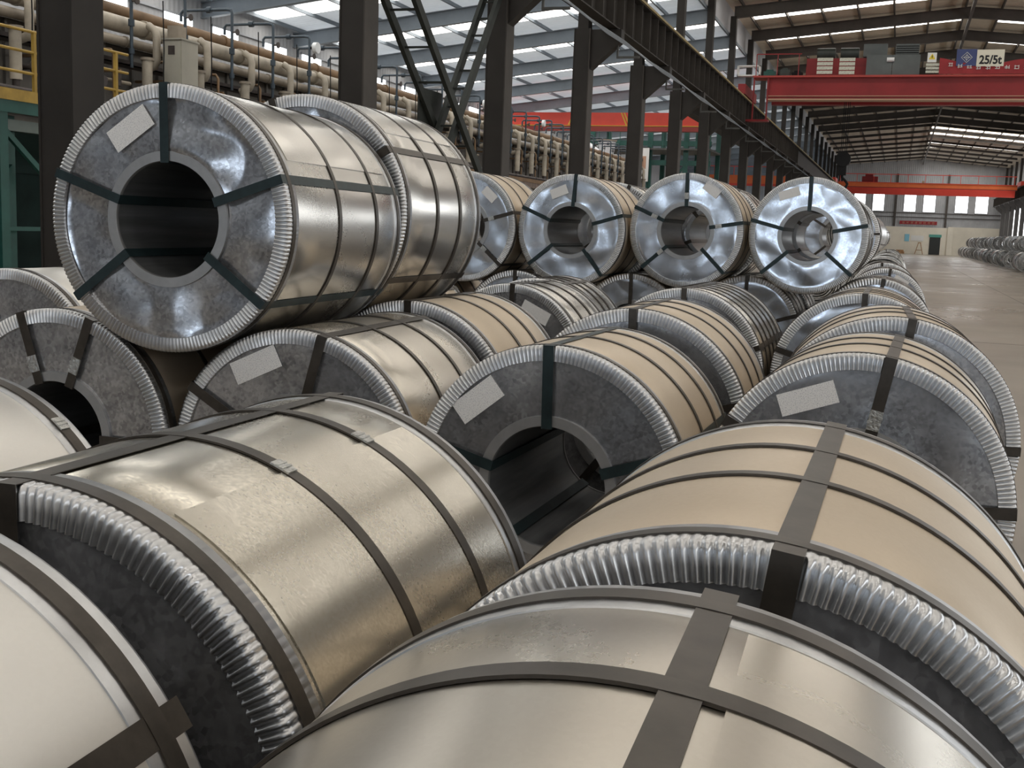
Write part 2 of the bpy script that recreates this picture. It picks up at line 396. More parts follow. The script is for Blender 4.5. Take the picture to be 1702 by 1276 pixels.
# right wall with a band of windows between its columns
wr = struct('wall_right', MB().box(13.1, 13.3, YB, YF, 0, 12.0), 'wall_sheet_y', 'grey ribbed side wall beyond the aisle')
for k, y in enumerate(FR[:-1]):
    nwin[0] += 1
    zs = 3.0 if y < 100 else 0.9  # far windows stretched down to throw more light on the hall's end
    w = struct('window_%d' % nwin[0], MB().box(13.03, 13.1, y+0.9, y+5.1, zs-0.1, zs).box(13.03, 13.1, y+0.9, y+5.1, 6.2, 6.3).box(13.03, 13.1, y+0.9, y+1.0, zs, 6.2).box(13.03, 13.1, y+5.0, y+5.1, zs, 6.2), 'wall_sheet', 'daylit window band in the side wall')
    for i in range(2):
        MB().quad((13.07, y+1.05+2*i, zs+0.02), (13.07, y+1.05+2*i, 6.18), (13.07, y+2.95+2*i, 6.18), (13.07, y+2.95+2*i, zs+0.02)).build('pane', 'window', w)
# left wall, a low strip of glazing under the eave
wl = struct('wall_left', MB().box(XL-0.2, XL, YB, YF, 0, 9.0), 'wall_sheet_y', 'ribbed side wall behind the machinery')
for k, y in enumerate(FR[6:18]):
    nwin[0] += 1
    w = struct('window_%d' % nwin[0], MB().box(XL, XL+0.06, y+0.5, y+5.5, 7.28, 7.35).box(XL, XL+0.06, y+0.5, y+5.5, 7.9, 7.97), 'wall_sheet', 'low strip window under the eave')
    for i in range(3):
        if i == 1: continue
        MB().quad((XL+0.03, y+0.6+1.65*i, 7.35), (XL+0.03, y+2.1+1.65*i, 7.35), (XL+0.03, y+2.1+1.65*i, 7.9), (XL+0.03, y+0.6+1.65*i, 7.9)).build('pane', 'window', w)
# wall behind: an open gate to the yard
wb = struct('wall_back', MB().box(XL, -14.5, YB-0.2, YB, 0, 13).box(5.5, 13.3, YB-0.2, YB, 0, 13).box(-14.5, 5.5, YB-0.2, YB, 7.2, 13), 'wall_sheet', 'end wall with a wide open gate')

# ------------------------------------------------------------------ columns
def column_at(x, y, label, sgn, zb, group=None, edge='column_lit'):
    t = thing('steel_column', label, 'column', (x, y, 0), 0, group)
    MB().box(-0.19, 0.19, -0.21, -0.19, 0, zb).build('web_plate', 'column', t)
    MB().box(-0.19, 0.19, 0.19, 0.21, 0, zb).build('web_plate', 'column', t)
    for s in (-1, 1):
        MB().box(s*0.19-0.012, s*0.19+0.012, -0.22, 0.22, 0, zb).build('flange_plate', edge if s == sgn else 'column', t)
    MB().box(-0.32, 0.32, -0.34, 0.34, 0, 0.04).build('base_plate', 'column', t)
    top = roof_z(x) - 0.55
    MB().box(-0.13, 0.13, -0.17, 0.17, zb, top).build('upper_post', 'column', t)
    # corbel carrying the runway beam
    c = MB(); a, b = (0.2, 0.95) if sgn > 0 else (-0.95, -0.2)
    if sgn > 0: c.prism([(a, zb-0.95), (b, zb-0.30), (b, zb-0.02), (a, zb-0.02)], 'y', -0.16, 0.16)
    else: c.prism([(b, zb-0.95), (b, zb-0.02), (a, zb-0.02), (a, zb-0.30)], 'y', -0.16, 0.16)
    c.build('corbel', 'column', t)
    return t
LEFTLAB = ['broad dark steel column at the picture edge behind the big leaning coil', 'dark steel column rising behind the second raised coil',
           'dark steel column just beyond the laced cross brace', 'dark steel column behind the raised coil with the thickest bore shadow',
           'fifth dark steel column from the left, between two raised coils', 'sixth dark steel column from the left, under the runway beam',
           'seventh dark steel column from the left, slim with distance', 'eighth dark steel column from the left, slim with distance']
LEFTLAB[3] = 'fourth dark steel column from the left, rising behind raised coils'
ycols = [9 + 6*k for k in range(0, 25)]
for k, y in enumerate(ycols):
    column_at(XC, y, LEFTLAB[k] if k < 8 else '%s dark steel column from the left, far down the runway beam' % ORD[k], 1, 6.38, None if k < 8 else 'far columns of the middle row', 'column' if k == 0 else 'column_lit')
for k, y in enumerate([99 + 6*k for k in range(10)]):
    column_at(XR, y, '%s dark column from the end wall along the far side wall' % ORD[9-k], -1, 6.38, 'columns along the far side wall')

# runway beams
def runway(x, y0, y1, label, stiff_to, side, rail):
    t = thing('crane_runway_beam', label, 'beam', (x, y0, 6.38))
    L = y1-y0
    MB().box(-0.012, 0.012, 0, L, 0.02, 1.05).build('web', 'beam', t)
    MB().box(-0.20, 0.20, 0, L, 1.05, 1.08).build('top_flange', 'beam', t)
    MB().box(-0.20, 0.20, 0, L, 0, 0.03).build('bottom_flange', 'beam', t)
    MB().box(-0.05, 0.05, 0, L, 1.08, 1.18).build('rail', rail, t)
    MB().box(side*0.21-0.03, side*0.21+0.03, 0, L, 1.07, 1.13).build('edge_angle', rail, t)
    sm = MB().box(0, side*0.17, -0.012, 0.012, 0.03, 1.05).mesh('stiffener', 'column_lit')
    y = 0.5
    while y < min(L, stiff_to):
        put('stiffener', sm, t, (0.012*side, y, 0)); y += 1.0
    return t
runway(-6.95, 3.0, YF-0.5, 'long dark runway beam with ribbed web and yellow edge running down the hall', 75, 1, 'yellow_dim')
runway(-8.45, 45.0, YF-0.5, 'plain dark runway beam on the machine-bay side of the far columns', 0, -1, 'beam')
runway(11.35, 60.0, YF-0.5, 'dark runway beam on the far columns along the side wall', 100, -1, 'beam')

# bare conductor wires hung under the beam
for i in range(4):
    x, z = -6.62+0.12*i, 6.12-0.10*i
    pts = []
    for k in range(0, 13):
        y = 9+6*k
        pts += [(x, y, z), (x, y+3, z-0.05)]
    tag(MB().pipe(pts, 0.012, 5).build('conductor_wire', 'rafter_blue'), '%s of four thin conductor wires slung below the runway beam' % ['highest', 'second highest', 'third highest', 'lowest'][i], 'wire', 'conductor wires under the runway beam')
hm = MB().box(-0.28, 0.28, -0.03, 0.03, -0.32, -0.27).box(-0.28, -0.24, -0.03, 0.03, -0.3, 0.0).box(-0.28, -0.24, -0.03, 0.03, 0, 0.38).mesh('wire_hanger', 'grating')
for k in range(0, 12):
    put('wire_hanger', hm, None, (-6.50, 9+6*k, 6.02))
    tag(COL.objects[-1], 'small bracket holding the conductor wires at the %s column' % ORD[k], 'bracket', 'wire brackets along the runway beam')

# laced cross brace between the second and third column
def laced(p, q, hw, label):
    t = thing('laced_brace', label, 'brace', p)
    q = Vector(q)-Vector(p); n = 9
    for s in (-1, 1):
        MB().bar((s*hw, 0, 0), (s*hw, q.y, q.z), 0.075, 0.15).build('chord', 'brace', t)
    for k in range(1, n):
        f = k/n
        if hw > 0.2 and k in (5,): continue
        MB().bar((-hw, q.y*f, q.z*f), (hw, q.y*f, q.z*f), 0.05, 0.03).build('rung', 'brace', t)
    return t
laced((XC, 15.36, 5.85), (XC, 20.64, 1.55), 0.26, 'dark laced brace slanting down from the second column')
laced((XC+0.0, 18.2, 2.95), (XC+0.0, 20.64, 6.1), 0.15, 'laced brace rising to the third column across the other')
g = MB().box(XC-0.335, XC-0.305, 17.9, 18.9, 3.1, 3.9)
tag(g.build('gusset_plate', 'brace'), 'small steel gusset plate where the two laced braces cross', 'plate')

# ------------------------------------------------------------------ steel coils
R0, RI = 0.60, 0.262            # unit coil: outer and bore radius
NT = 200                        # corrugations on an edge guard
def make_guard(corr, n=NT):
    mb = MB(); prof = [(R0-0.064, 0.008), (R0-0.062, -0.003), (R0-0.040, -0.003), (R0-0.014, -0.003), (R0-0.001, 0.001), (R0+0.0025, 0.009), (R0+0.0025, 0.095), (R0-0.001, 0.097)]
    if corr:
        amp = [0, 1, 1, 1, 0.7, 0, 0, 0]
        def fn(r, y, t, j):
            w = math.cos(t*n) - 0.25*math.cos(2*t*n)
            return r + (0.0012*w if j in (4, 5) else 0), y - amp[j]*0.0036*w
        mb.lathe(prof, n*8, fn=fn); return mb.mesh('edge_guard', 'guard', 62)
    mb.lathe(prof, 96); return mb.mesh('edge_guard', 'guard', 50)
GUARD, GUARD_PLAIN = make_guard(True), make_guard(False)
GUARD_FAR = make_guard(True, 120)

def make_cover(seed, amp, m):
    off = Vector((seed*7.3, seed*3.1, seed*5.7)); nr, na = 22, 150
    prof = [(RI*1.0 + (R0-0.03-RI)*j/nr, 0.009) for j in range(nr+1)]
    def fn(r, y, t, j):
        f = j/nr; fall = min(1, f*5)*min(1, (1-f)*6)
        p = Vector((r*math.cos(t), r*math.sin(t), 0))
        a = noise.noise(p*3.6+off); b = noise.noise(p*7.0+off*1.7); c = abs(noise.noise(p*2.6+off*2.3))
        return r, y + amp*fall*(1.1*a + 0.2*b - 1.2*c + 0.25)
    mb = MB().lathe(prof, na, fn=fn); return mb.mesh('end_cover', m, 60)
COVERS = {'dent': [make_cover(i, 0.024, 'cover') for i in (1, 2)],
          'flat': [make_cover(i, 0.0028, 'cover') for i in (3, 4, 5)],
          'blue': [make_cover(i, 0.013, 'cover_daylit') for i in (6, 7, 8, 9)]}
RING = MB().lathe([(RI-0.003, 0.014), (RI-0.003, 0.002), (RI, -0.003), (RI*1.165, -0.003), (RI*1.165, 0.010)], 72).mesh('bore_ring', 'ring', 40)
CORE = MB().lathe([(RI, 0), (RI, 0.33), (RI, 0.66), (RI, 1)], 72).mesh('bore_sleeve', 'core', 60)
BODY = {k: MB().lathe([(R0-0.04, 0.010), (R0-0.004, 0.010), (R0, 0.016), (R0, 0.25), (R0, 0.5), (R0, 0.75), (R0, 0.984), (R0-0.004, 0.990), (R0-0.04, 0.990)], 160).mesh('wrapper', k, 50)
        for k in ('wrap', 'wrap_spangle', 'wrap_dusty', 'wrap_pale', 'wrap_bright')}
def hoop_mesh(w, m):
    return MB().lathe([(R0+0.001, -w/2), (R0+0.0058, -w/2), (R0+0.0058, w/2), (R0+0.001, w/2)], 128, closed=True).mesh('hoop_strap', m, 40)
HOOP = {('strap', 1): hoop_mesh(0.030, 'strap'), ('strap', 2): hoop_mesh(0.036, 'strap')}
BACKCOVER = MB().lathe([(RI, -0.014), (R0-0.03, -0.014)], 96).mesh('end_cover', 'cover', 40)
SEAL = MB().box(-0.021, 0.021, -0.034, 0.034, 0, 0.006).box(-0.023, 0.023, -0.012, -0.004, 0.005, 0.009).box(-0.023, 0.023, 0.008, 0.016, 0.005, 0.009).mesh('strap_seal', 'seal')

def flap_mesh(R, L, a0, a1, m):
    """the overlapping outer sheet: a thin shell whose edge shows as the seam"""
    mb = MB(); n = 24
    for k in range(n+1):
        t = R_(a0 + (a1-a0)*k/n)
        for r in (R+0.0003, R+0.0036):
            for y in (0.11, L-0.11): mb.v.append((r*math.cos(t), y, r*math.sin(t)))
    for k in range(n):
        a = 4*k; b = a+4
        mb.f += [(a+2, a+3, b+3, b+2), (a, b, b+1, a+1), (a, a+2, b+2, b), (a+1, b+1, b+3, a+3)]
    mb.f += [(0, 1, 3, 2), (4*n, 4*n+2, 4*n+3, 4*n+1)]
    return mb.mesh('wrapper_flap', m, 30)

def eye_strap_mesh(R, L, w, m):
    """one strap: along the outside, down both faces and through the bore (radius runs along +X)"""
    ri = RI*R/R0; t = 0.0025
    out = [(R+0.0043, -0.011), (R+0.0043, L+0.011), (ri-0.009, L+0.011), (ri-0.009, -0.011)]
    inn = [(R+0.0028, -0.0085), (R+0.0028, L+0.0085), (ri-0.006, L+0.0085), (ri-0.006, -0.0085)]
    mb = MB()
    for s in (-w/2, w/2):
        for r, y in out + inn: mb.v.append((r, y, s))
    for k in range(4):
        k2 = (k+1) % 4
        mb.f += [(k, k2, 8+k2, 8+k), (4+k2, 4+k, 12+k, 12+k2), (k2, k, 4+k, 4+k2), (8+k, 8+k2, 12+k2, 12+k)]
    return mb.mesh('eye_strap', m)

coil_n = [0]
def coil(label, x, y, z, R, yaw, L, wrap='wrap', cover='flat', eyes=(90, 18, -54, 234, 162), hoops=(0.045, 0.36, 0.68, 0.955), sw=0.040, paper=None,
         flap=None, seals=(), eyeseals=(), far=False, back_corr=False, hw=1, group=None, cv=None, eyemat='strap'):
    k = coil_n[0]; coil_n[0] += 1
    R -= 0.009
    t = thing('steel_coil', label, 'steel coil', (x, y, z-R), R_(yaw), group)
    s = R/R0; c = (0, 0, R); rnd = random.Random(k)
    ry = (0, rnd.uniform(0, 6.28), 0)
    put('wrapper', BODY[wrap], t, c, (s, L, s), ry)
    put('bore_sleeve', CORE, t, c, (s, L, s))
    cs = COVERS[cover]
    put('end_cover', cs[(k if cv is None else cv) % len(cs)], t, c, (s, 1, s), ry)
    put('end_cover', BACKCOVER, t, (0, L, R), (s, 1, s))
    put('edge_guard', GUARD_FAR if far else GUARD, t, c, (s, 1, s), (0, rnd.uniform(0, 1), 0))
    put('edge_guard', GUARD_PLAIN, t, (0, L, R), (s, -1, s))
    put('bore_ring', RING, t, c, (s, 1, s)); put('bore_ring', RING, t, (0, L, R), (s, -1, s))
    em = eye_strap_mesh(R, L, sw, eyemat)
    for i, a in enumerate(eyes):
        e = put('eye_strap', em, t, c, None, (0, -R_(a), 0))
        if i in eyeseals:
            rr = R*0.62 + 0.03*rnd.uniform(-1, 1)
            put('strap_seal', SEAL, e, (rr, -0.011, 0), (1.05*sw/0.042,)*3, (PI/2, 0, 0) if False else (R_(90), R_(90), 0))
    for i, h in enumerate(hoops):
        yy = h*L if 0.1 < h < 0.9 else (0.05 if h < 0.1 else L-0.05)
        hb = put('hoop_strap', HOOP[('strap', hw)], t, (0, yy, R), (s, 1, s))
        for (hi, a) in seals:
            if hi == i:
                q = put('strap_seal', SEAL, hb, (math.cos(R_(a))*(R0+0.005), 0, math.sin(R_(a))*(R0+0.005)), (0.85, 0.7, 0.8))
                q.rotation_euler = (0, R_(90-a), 0); q.rotation_euler.rotate_axis('Z', R_(90))
    if flap: put('wrapper_flap', flap_mesh(R, L, flap[0], flap[1], wrap), t, c)
    if paper:
        px, pz, tilt, w, h = paper
        lab = MB().box(-w/2, w/2, -0.0008, 0.0008, -h/2, h/2).build('paper_label', 'label_paper', t)
        lab.location = (px, -0.004 if cover != 'flat' else 0.003, R+pz); lab.rotation_euler = (0, -R_(tilt), 0)
        lab['label'] = 'white printed paper label'
    return t

# raised layer
coil('large raised coil with a big open bore and dented face at upper left', -2.96, 4.082, 1.582, 0.576, 3.84, 1.315, 'wrap_bright', 'dent', (91, 19, -37, 218, 161), (0.04, 0.40, 0.74, 0.96),
     0.040, (-0.172, 0.378, 35, 0.215, 0.10), flap=(28, 62), cv=0, eyemat='strap_green')
coil('raised coil close behind the large left one, its corrugated rim showing above it', -3.117, 5.490, 1.650, 0.632, 0.0, 1.155, 'wrap_bright', 'dent', (107, 33, -35, 181, 253), (0.04, 0.40, 0.70, 0.96), 0.040, flap=(44, 80), cv=1)
coil('raised coil half hidden behind the big pair, white label on its face', -4.511, 11.472, 1.590, 0.606, 0, 1.2, 'wrap_dusty', 'blue', (90, 16, -42, 216, 160), paper=(0.30, 0.35, -42, 0.17, 0.10), eyeseals=(1, 2), sw=0.038, cv=0)
coil('raised coil with grey bore, first complete face right of the big pair', -3.308, 11.534, 1.592, 0.594, 0, 1.2, 'wrap_dusty', 'blue', (86, 17, -52, 220, 157), paper=(-0.14, 0.40, 22, 0.19, 0.10), sw=0.038, cv=1, eyemat='strap_green')
coil('raised coil in the middle of the bluish row, label right of its top strap', -2.109, 11.697, 1.632, 0.600, 0.2, 1.2, 'wrap_dusty', 'blue', (91, 10, -45, 222, 157), paper=(0.25, 0.43, -36, 0.18, 0.10), eyeseals=(0, 1, 3, 4), sw=0.038, cv=2, eyemat='strap_green')
coil('rightmost complete raised coil with a bright bluish dented face', -0.885, 11.852, 1.628, 0.600, 0, 1.2, 'wrap', 'blue', (90, 12, -40, 222, 166), paper=(-0.21, 0.42, 18, 0.21, 0.09), sw=0.038, cv=3, eyemat='strap_green')
coil('raised coil farther back peeping out beside the rightmost bright one', -0.90, 18.6, 1.66, 0.62, 0, 1.2, 'wrap', 'blue', (90, 5, -67, 221, 149), sw=0.035, far=True, cv=1)

# floor layer, column F (nearest the aisle)
coil('nearest coil at the bottom of the picture, pale sheet crossed by a dark strap', -0.20, 0.099, 0.586, 0.586, 1.6, 1.27, 'wrap', 'flat', (84, 12, -60, 228, 156), (0.05, 0.42, 0.755, 0.955), 0.044, flap=(20, 79.5), hw=2)
coil('dusty tan coil at lower right with large corrugations along its near rim', -0.182, 1.570, 0.592, 0.592, -0.33, 1.171, 'wrap_dusty', 'flat', (83, 11, -61, 227, 155), (0.045, 0.42, 0.68, 0.955), 0.046, hw=1)
coil('coil with a white label and sealed strap on its dark face behind the dusty coil', -0.09, 4.456, 0.593, 0.593, -1.59, 1.118, 'wrap_dusty', 'flat', (80, 3, -68, 226, 151), (0.04, 0.42, 0.70, 0.96), 0.046, (-0.197, 0.396, 20, 0.225, 0.09), eyeseals=(0,))
coil('tan coil close behind the labelled one beside the aisle, rim standing wider', 0.023, 5.820, 0.6225, 0.6225, 1.53, 1.131, 'wrap_dusty', 'flat', (83, 0, -70, 230, 155), (0.04, 0.40, 0.70, 0.96), 0.042)
coil('aisle-side coil with a smooth silvery face below the rightmost raised coil', -0.19, 8.202, 0.622, 0.622, 0, 1.2, 'wrap_dusty', 'blue', (90, 12, -60, 228, 162), (0.04, 0.3, 0.5, 0.7, 0.96), 0.042)
coil('coil just past the silvery-faced one, only its banded top showing', -0.19, 9.50, 0.600, 0.600, 0, 1.2, 'wrap_bright', 'flat', (82, 10, -62, 226, 154), (0.04, 0.25, 0.5, 0.75, 0.96), 0.042, far=True)
coil('coil supporting the rightmost raised coil on its aisle side', -0.18, 12.30, 0.612, 0.612, 0, 1.2, 'wrap_bright', 'blue', (84, 12, -60, 228, 156), sw=0.04, far=True)
coil('farther aisle-side coil with a small label near its top', -0.14, 17.6, 0.605, 0.605, 0, 1.2, 'wrap_bright', 'flat', (84, 5, -60, 228, 156), sw=0.04, far=True, paper=(0.22, 0.42, -28, 0.22, 0.10))
coil('aisle-side coil beyond the small-labelled one', -0.2, 21.5, 0.61, 0.61, 0, 1.2, 'wrap_bright', 'flat', (95, 8, -60, 228, 156), sw=0.04, far=True)

# column G
coil('white-topped coil in the lower left corner with a dark strap over its edge', -1.37, 0.084, 0.585, 0.585, 1.7, 1.195, 'wrap_pale', 'flat', (33, 105, 177, -111, -39), (0.05, 0.50, 0.955), 0.050, hw=2)
coil('big spangled coil at lower left with a crossing strap and crumpled near rim', -1.357, 1.455, 0.581, 0.581, 0.45, 1.16, 'wrap_spangle', 'flat', (91, -30, -80, 235, 163), (0.05, 0.42, 0.73, 0.955), 0.042, flap=(15, 66), seals=((1, 67), (2, 67)), hw=2)
coil('coil with an open bore in the middle of the picture, label left of its strap', -1.262, 4.210, 0.578, 0.578, -1.25, 1.032, 'wrap_dusty', 'flat', (91, 19, -53, 237, 165), (0.04, 0.45, 0.75, 0.96), 0.044, (-0.307, 0.328, 39, 0.215, 0.10), eyemat='strap_green')
coil('tan coil directly behind the open-bored one, deep shiny rim', -1.245, 5.612, 0.611, 0.611, 0.95, 1.09, 'wrap_dusty', 'flat', (91, 15, -57, 233, 161), (0.04, 0.42, 0.72, 0.96), 0.042)
coil('long silvery coil with many hoops below the middle raised coil', -1.45, 8.15, 0.6085, 0.6085, -1.0, 1.387, 'wrap_bright', 'flat', (90, 20, -52, 236, 164), (0.04, 0.2, 0.36, 0.52, 0.68, 0.84, 0.96), 0.040)
coil('coil face under the gap between the middle and rightmost raised coils', -1.53, 12.391, 0.593, 0.593, 0, 1.2, 'wrap_bright', 'blue', sw=0.04, far=True)

# second row behind the bluish raised coils
coil('raised coil seen through the bore of the first complete raised coil', -3.30, 13.30, 1.60, 0.59, 0, 1.2, 'wrap_bright', 'blue', (70, -2, -74, 214, 142), far=True, cv=2)
coil('raised coil seen through the bore of the middle raised coil', -2.10, 13.32, 1.62, 0.59, 0, 1.2, 'wrap_bright', 'dent', (60, -12, -84, 204, 132), far=True, cv=1)
coil('raised coil seen through the bore of the rightmost raised coil', -0.88, 13.45, 1.63, 0.59, 0, 1.2, 'wrap_bright', 'dent', (75, 3, -69, 219, 147), far=True, cv=0)
for i, (xx, yy) in enumerate(((-5.10, 13.15), (-3.90, 13.15), (-2.70, 13.3), (-1.50, 13.8), (-0.18, 13.75))):
    coil('floor coil in the shadow of the second raised row, %s from the aisle' % ['fifth', 'fourth', 'third', 'second', 'first'][i], xx, yy, 0.585, 0.585, 0, 1.2, 'wrap_bright', 'flat', far=True)

# column M and farther left
coil('pale coil at the left edge with a metal clip on its edge strap', -2.522, 1.361, 0.5695, 0.5695, 0.16, 1.2, 'wrap_pale', 'flat', (100, 172, 244, -44, 4), (0.05, 0.5, 0.955), 0.05, seals=((2, 52),), hw=2)
coil('coil under the large raised coil with a tilted white label on its face', -2.415, 4.190, 0.5725, 0.5725, 2.99, 1.247, 'wrap', 'flat', (75, 2, -70, 218, 149), (0.04, 0.40, 0.70, 0.96), 0.044, (-0.17, 0.403, 25, 0.232, 0.10))
coil('tan-topped coil under the second raised coil', -2.480, 5.541, 0.5985, 0.5985, 0.27, 1.086, 'wrap_dusty', 'flat', (90, 18, -54, 234, 162), (0.04, 0.45, 0.72, 0.96), 0.042)
coil('coil with a slanting label on a grey face, behind the tan-topped one', -2.72, 7.936, 0.5955, 0.5955, -4.0, 0.80, 'wrap_bright', 'flat', (88, 16, -56, 232, 160), (0.06, 0.35, 0.65, 0.94), 0.040, (0.205, 0.385, -25, 0.235, 0.10))
coil('short silvery coil butted against the back of the slant-labelled one', -2.80, 8.80, 0.60, 0.60, -2.0, 0.80, 'wrap_bright', 'flat', (70, 0, -72, 216, 144), (0.06, 0.3, 0.5, 0.7, 0.94), 0.040, far=True)
coil('coil face under the gap between the second and third complete raised coils', -2.70, 11.892, 0.582, 0.582, 0, 1.2, 'wrap_bright', 'blue', sw=0.04, far=True)
coil('coil face under the gap left of the first complete raised coil', -3.909, 11.542, 0.573, 0.573, 0, 1.2, 'wrap_bright', 'blue', sw=0.04, far=True)
coil('floor coil under the half-hidden raised one', -5.15, 11.5, 0.574, 0.574, 0, 1.2, 'wrap_dusty', 'blue', sw=0.04, far=True)
coil('tan coil seen between the second raised coil and the slant-labelled one', -4.04, 7.95, 0.61, 0.61, 0, 1.2, 'wrap_dusty', 'flat', (120, 48, -24, 264, 192), (0.05, 0.4, 0.7, 0.95), 0.04)
coil('dark-faced coil at the left edge with two sealed straps above its bore', -3.570, 4.083, 0.5855, 0.5855, 2.73, 1.2, 'wrap_dusty', 'flat', (107, 70, 0, -72, 200), (0.04, 0.4, 0.7, 0.96), 0.044, eyeseals=(0, 1))
coil('floor coil under the left flank of the second raised coil', -3.79, 5.55, 0.60, 0.60, 0, 1.15, 'wrap_dusty', 'flat', sw=0.04)
coil('pale coil at the far left behind the dark-faced one, banded rim showing', -5.12, 5.475, 0.622, 0.622, 0.15, 1.2, 'wrap_pale', 'flat', (110, 38, -34, 254, 182), (0.05, 0.4, 0.7, 0.95), 0.044)
coil('pale coil beyond the banded one at the far left', -5.20, 6.72, 0.622, 0.622, 0.15, 1.2, 'wrap_pale', 'flat', (110, 38, -34, 254, 182), (0.05, 0.4, 0.7, 0.95), 0.044)

# ------------------------------------------------------------------ bare strip coils with loose edges
def scrap_mesh(seed, L, m):
    rnd = random.Random(seed); mb = MB(); turns = 7; n = 40
    for w in range(turns):
        r = 0.30 + 0.30*w/(turns-1); y0 = rnd.uniform(-0.05, 0.05); y1 = L+rnd.uniform(-0.05, 0.05); ph = rnd.uniform(0, 6.28); a = 0.05+0.09*rnd.random()
        th = 0.022
        def fn(rr, y, t, j, ph=ph, a=a):
            wob = a*math.sin(2*t+ph)*0.5 + 0.006*math.sin(7*t+2*ph)
            return rr*(1+0.03*math.sin(2*t+ph*0.3)), y + wob
        mb.lathe([(r-th, y0), (r, y0), (r, y1), (r-th, y1)], n, closed=True, fn=fn)
    return mb.mesh('strip_windings', m, 35)
SCR = [scrap_mesh(i, (0.45, 0.6, 0.38, 0.8)[i % 4], ('scrap', 'scrap_light')[i % 2]) for i in range(6)]
GAP_SHADE = MB().lathe([(0.30, 0.10), (0.57, 0.10)], 40).mesh('winding_shade', 'grating')  # dark disc painting in the shade between the turns
sbm = MB()
for a in (0.4, 2.5, 4.6):
    ca, sa = math.cos(a), math.sin(a)
    sbm.bar((0.27*ca, -0.06, 0.27*sa), (0.64*ca, -0.06, 0.64*sa), 0.03, 0.01)
    sbm.bar((0.645*ca, -0.06, 0.645*sa), (0.645*ca, 0.5, 0.645*sa), 0.03, 0.01)
SBM = sbm.mesh('tie_band', 'strap')
def scrap(label, x, y, z, R, rz, k, group):
    t = thing('strip_coil', label, 'strip coil', (x, y, z-R), rz, group)
    s = R/0.6
    put('strip_windings', SCR[k % 6], t, (0, 0, R), (s, s, s), (0, k*1.3, 0))
    put('winding_shade', GAP_SHADE, t, (0, 0, R), (s, s, s))
    put('tie_band', SBM, t, (0, 0, R), (s, s, s), (0, k*0.7, 0))
rs = random.Random(3)
k = 0
# stacks along the far side of the aisle
for i in range(15):
    y = 75 + i*5.2
    for j in range(3 if i else 1):
        lab = '%s floor strip coil in the %s row of the stack across the aisle' % (['aisle-side', 'middle', 'wall-side'][j], ORD[i])
        if i == 0: lab = 'nearest grey strip coil with ragged edges across the aisle'
        scrap(lab, 7.55+1.5*j+rs.uniform(-.05, .05), y+rs.uniform(-.5, .5), 0.62, 0.60, rs.uniform(-.2, .2), k, 'strip coils stacked across the aisle' if i else None); k += 1
        if i == 0:
            scrap('grey strip coil butted against the nearest one across the aisle', 7.55+rs.uniform(-.05, .05), y+1.6, 0.62, 0.62, 0.1, k, None); k += 1
    if i > 0:
        for j in range(2):
            scrap('upper %s strip coil in the %s row of the stack across the aisle' % (['aisle-side', 'wall-side'][j], ORD[i]), 8.30+1.5*j+rs.uniform(-.05, .05), y+rs.uniform(-.3, .3), 1.75, 0.59, rs.uniform(-.2, .2), k, 'upper strip coils across the aisle'); k += 1
# the far end of the main rows
for i in range(9):
    y = 27 + i*4.2
    for j in range(2):
        scrap('%s bare strip coil in the %s row past the wrapped coils' % (['aisle-side', 'inner'][j], ORD[i]), -0.35-1.45*j+rs.uniform(-.05, .05), y+rs.uniform(-.3, .3), 0.62, 0.60, rs.uniform(-.1, .1), k, 'bare strip coils ending the rows'); k += 1
    if i % 2 == 0:
        scrap('bare strip coil lying on top of the %s row past the wrapped coils' % ORD[i], -1.03, y, 1.75, 0.59, rs.uniform(-.2, .2), k, 'top bare strip coils ending the rows'); k += 1

# ------------------------------------------------------------------ overhead cranes
def text_mesh(parent, body, loc, size, m, off=0.0):
    cu = bpy.data.curves.new('lettering', 'FONT'); cu.body = body; cu.size = size; cu.extrude = 0.004; cu.offset = off
    cu.align_x = 'CENTER'; cu.align_y = 'CENTER'; cu.materials.append(MATS[m])
    o = bpy.data.objects.new('lettering_curve', cu); COL.objects.link(o)
    bpy.context.view_layer.update()
    me = bpy.data.meshes.new_from_object(o.evaluated_get(bpy.context.evaluated_depsgraph_get()))
    bpy.data.objects.remove(o); me.name = 'lettering'
    return put('lettering', me, parent, loc, None, (PI/2, 0, 0))
def strokes(mb, x, z, w, h, rnd, y0, y1):
    """one block-like written character, only its stroke pattern can be made out"""
    for k in range(2): zz = z - h/2 + h*(k+0.5+rnd.uniform(-.2, .2))/2; mb.box(x-w/2, x+w/2*rnd.uniform(.4, 1), y0, y1, zz-h*0.06, zz+h*0.06)
    for k in range(2): xx = x - w/2 + w*(k+0.5+rnd.uniform(-.2, .2))/2; mb.box(xx-w*0.06, xx+w*0.06, y0, y1, z-h/2*rnd.uniform(.5, 1), z+h/2)

Y1 = 51.0
cr = thing('overhead_crane', 'dark red overhead crane spanning the hall with a load sign on its walkway', 'crane', (0, Y1, 7.5))
def cz(z): return z-7.5
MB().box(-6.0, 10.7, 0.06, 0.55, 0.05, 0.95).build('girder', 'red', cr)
MB().box(-6.0, 10.7, -0.02, 0.66, 0.0, 0.06).build('girder_lip', 'line_pale', cr)
MB().box(-6.0, 10.7, 0.0, 0.66, 0.16, 0.19).build('girder_line', 'line_pale', cr)
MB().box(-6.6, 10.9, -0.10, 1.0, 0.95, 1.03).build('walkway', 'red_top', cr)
MB().box(-6.0, 10.7, 2.2, 2.7, 0.05, 0.95).build('girder', 'red', cr)
for x in (-7.0, 11.3):
    MB().box(x-0.16, x+0.16, -0.6, 3.4, 0.20, 0.62).build('end_carriage', 'red', cr)
    for y in (-0.3, 3.1): MB().cyl((x-0.07, y, 0.24), (x+0.07, y, 0.24), 0.18, 16).build('wheel', 'dark', cr, 30)
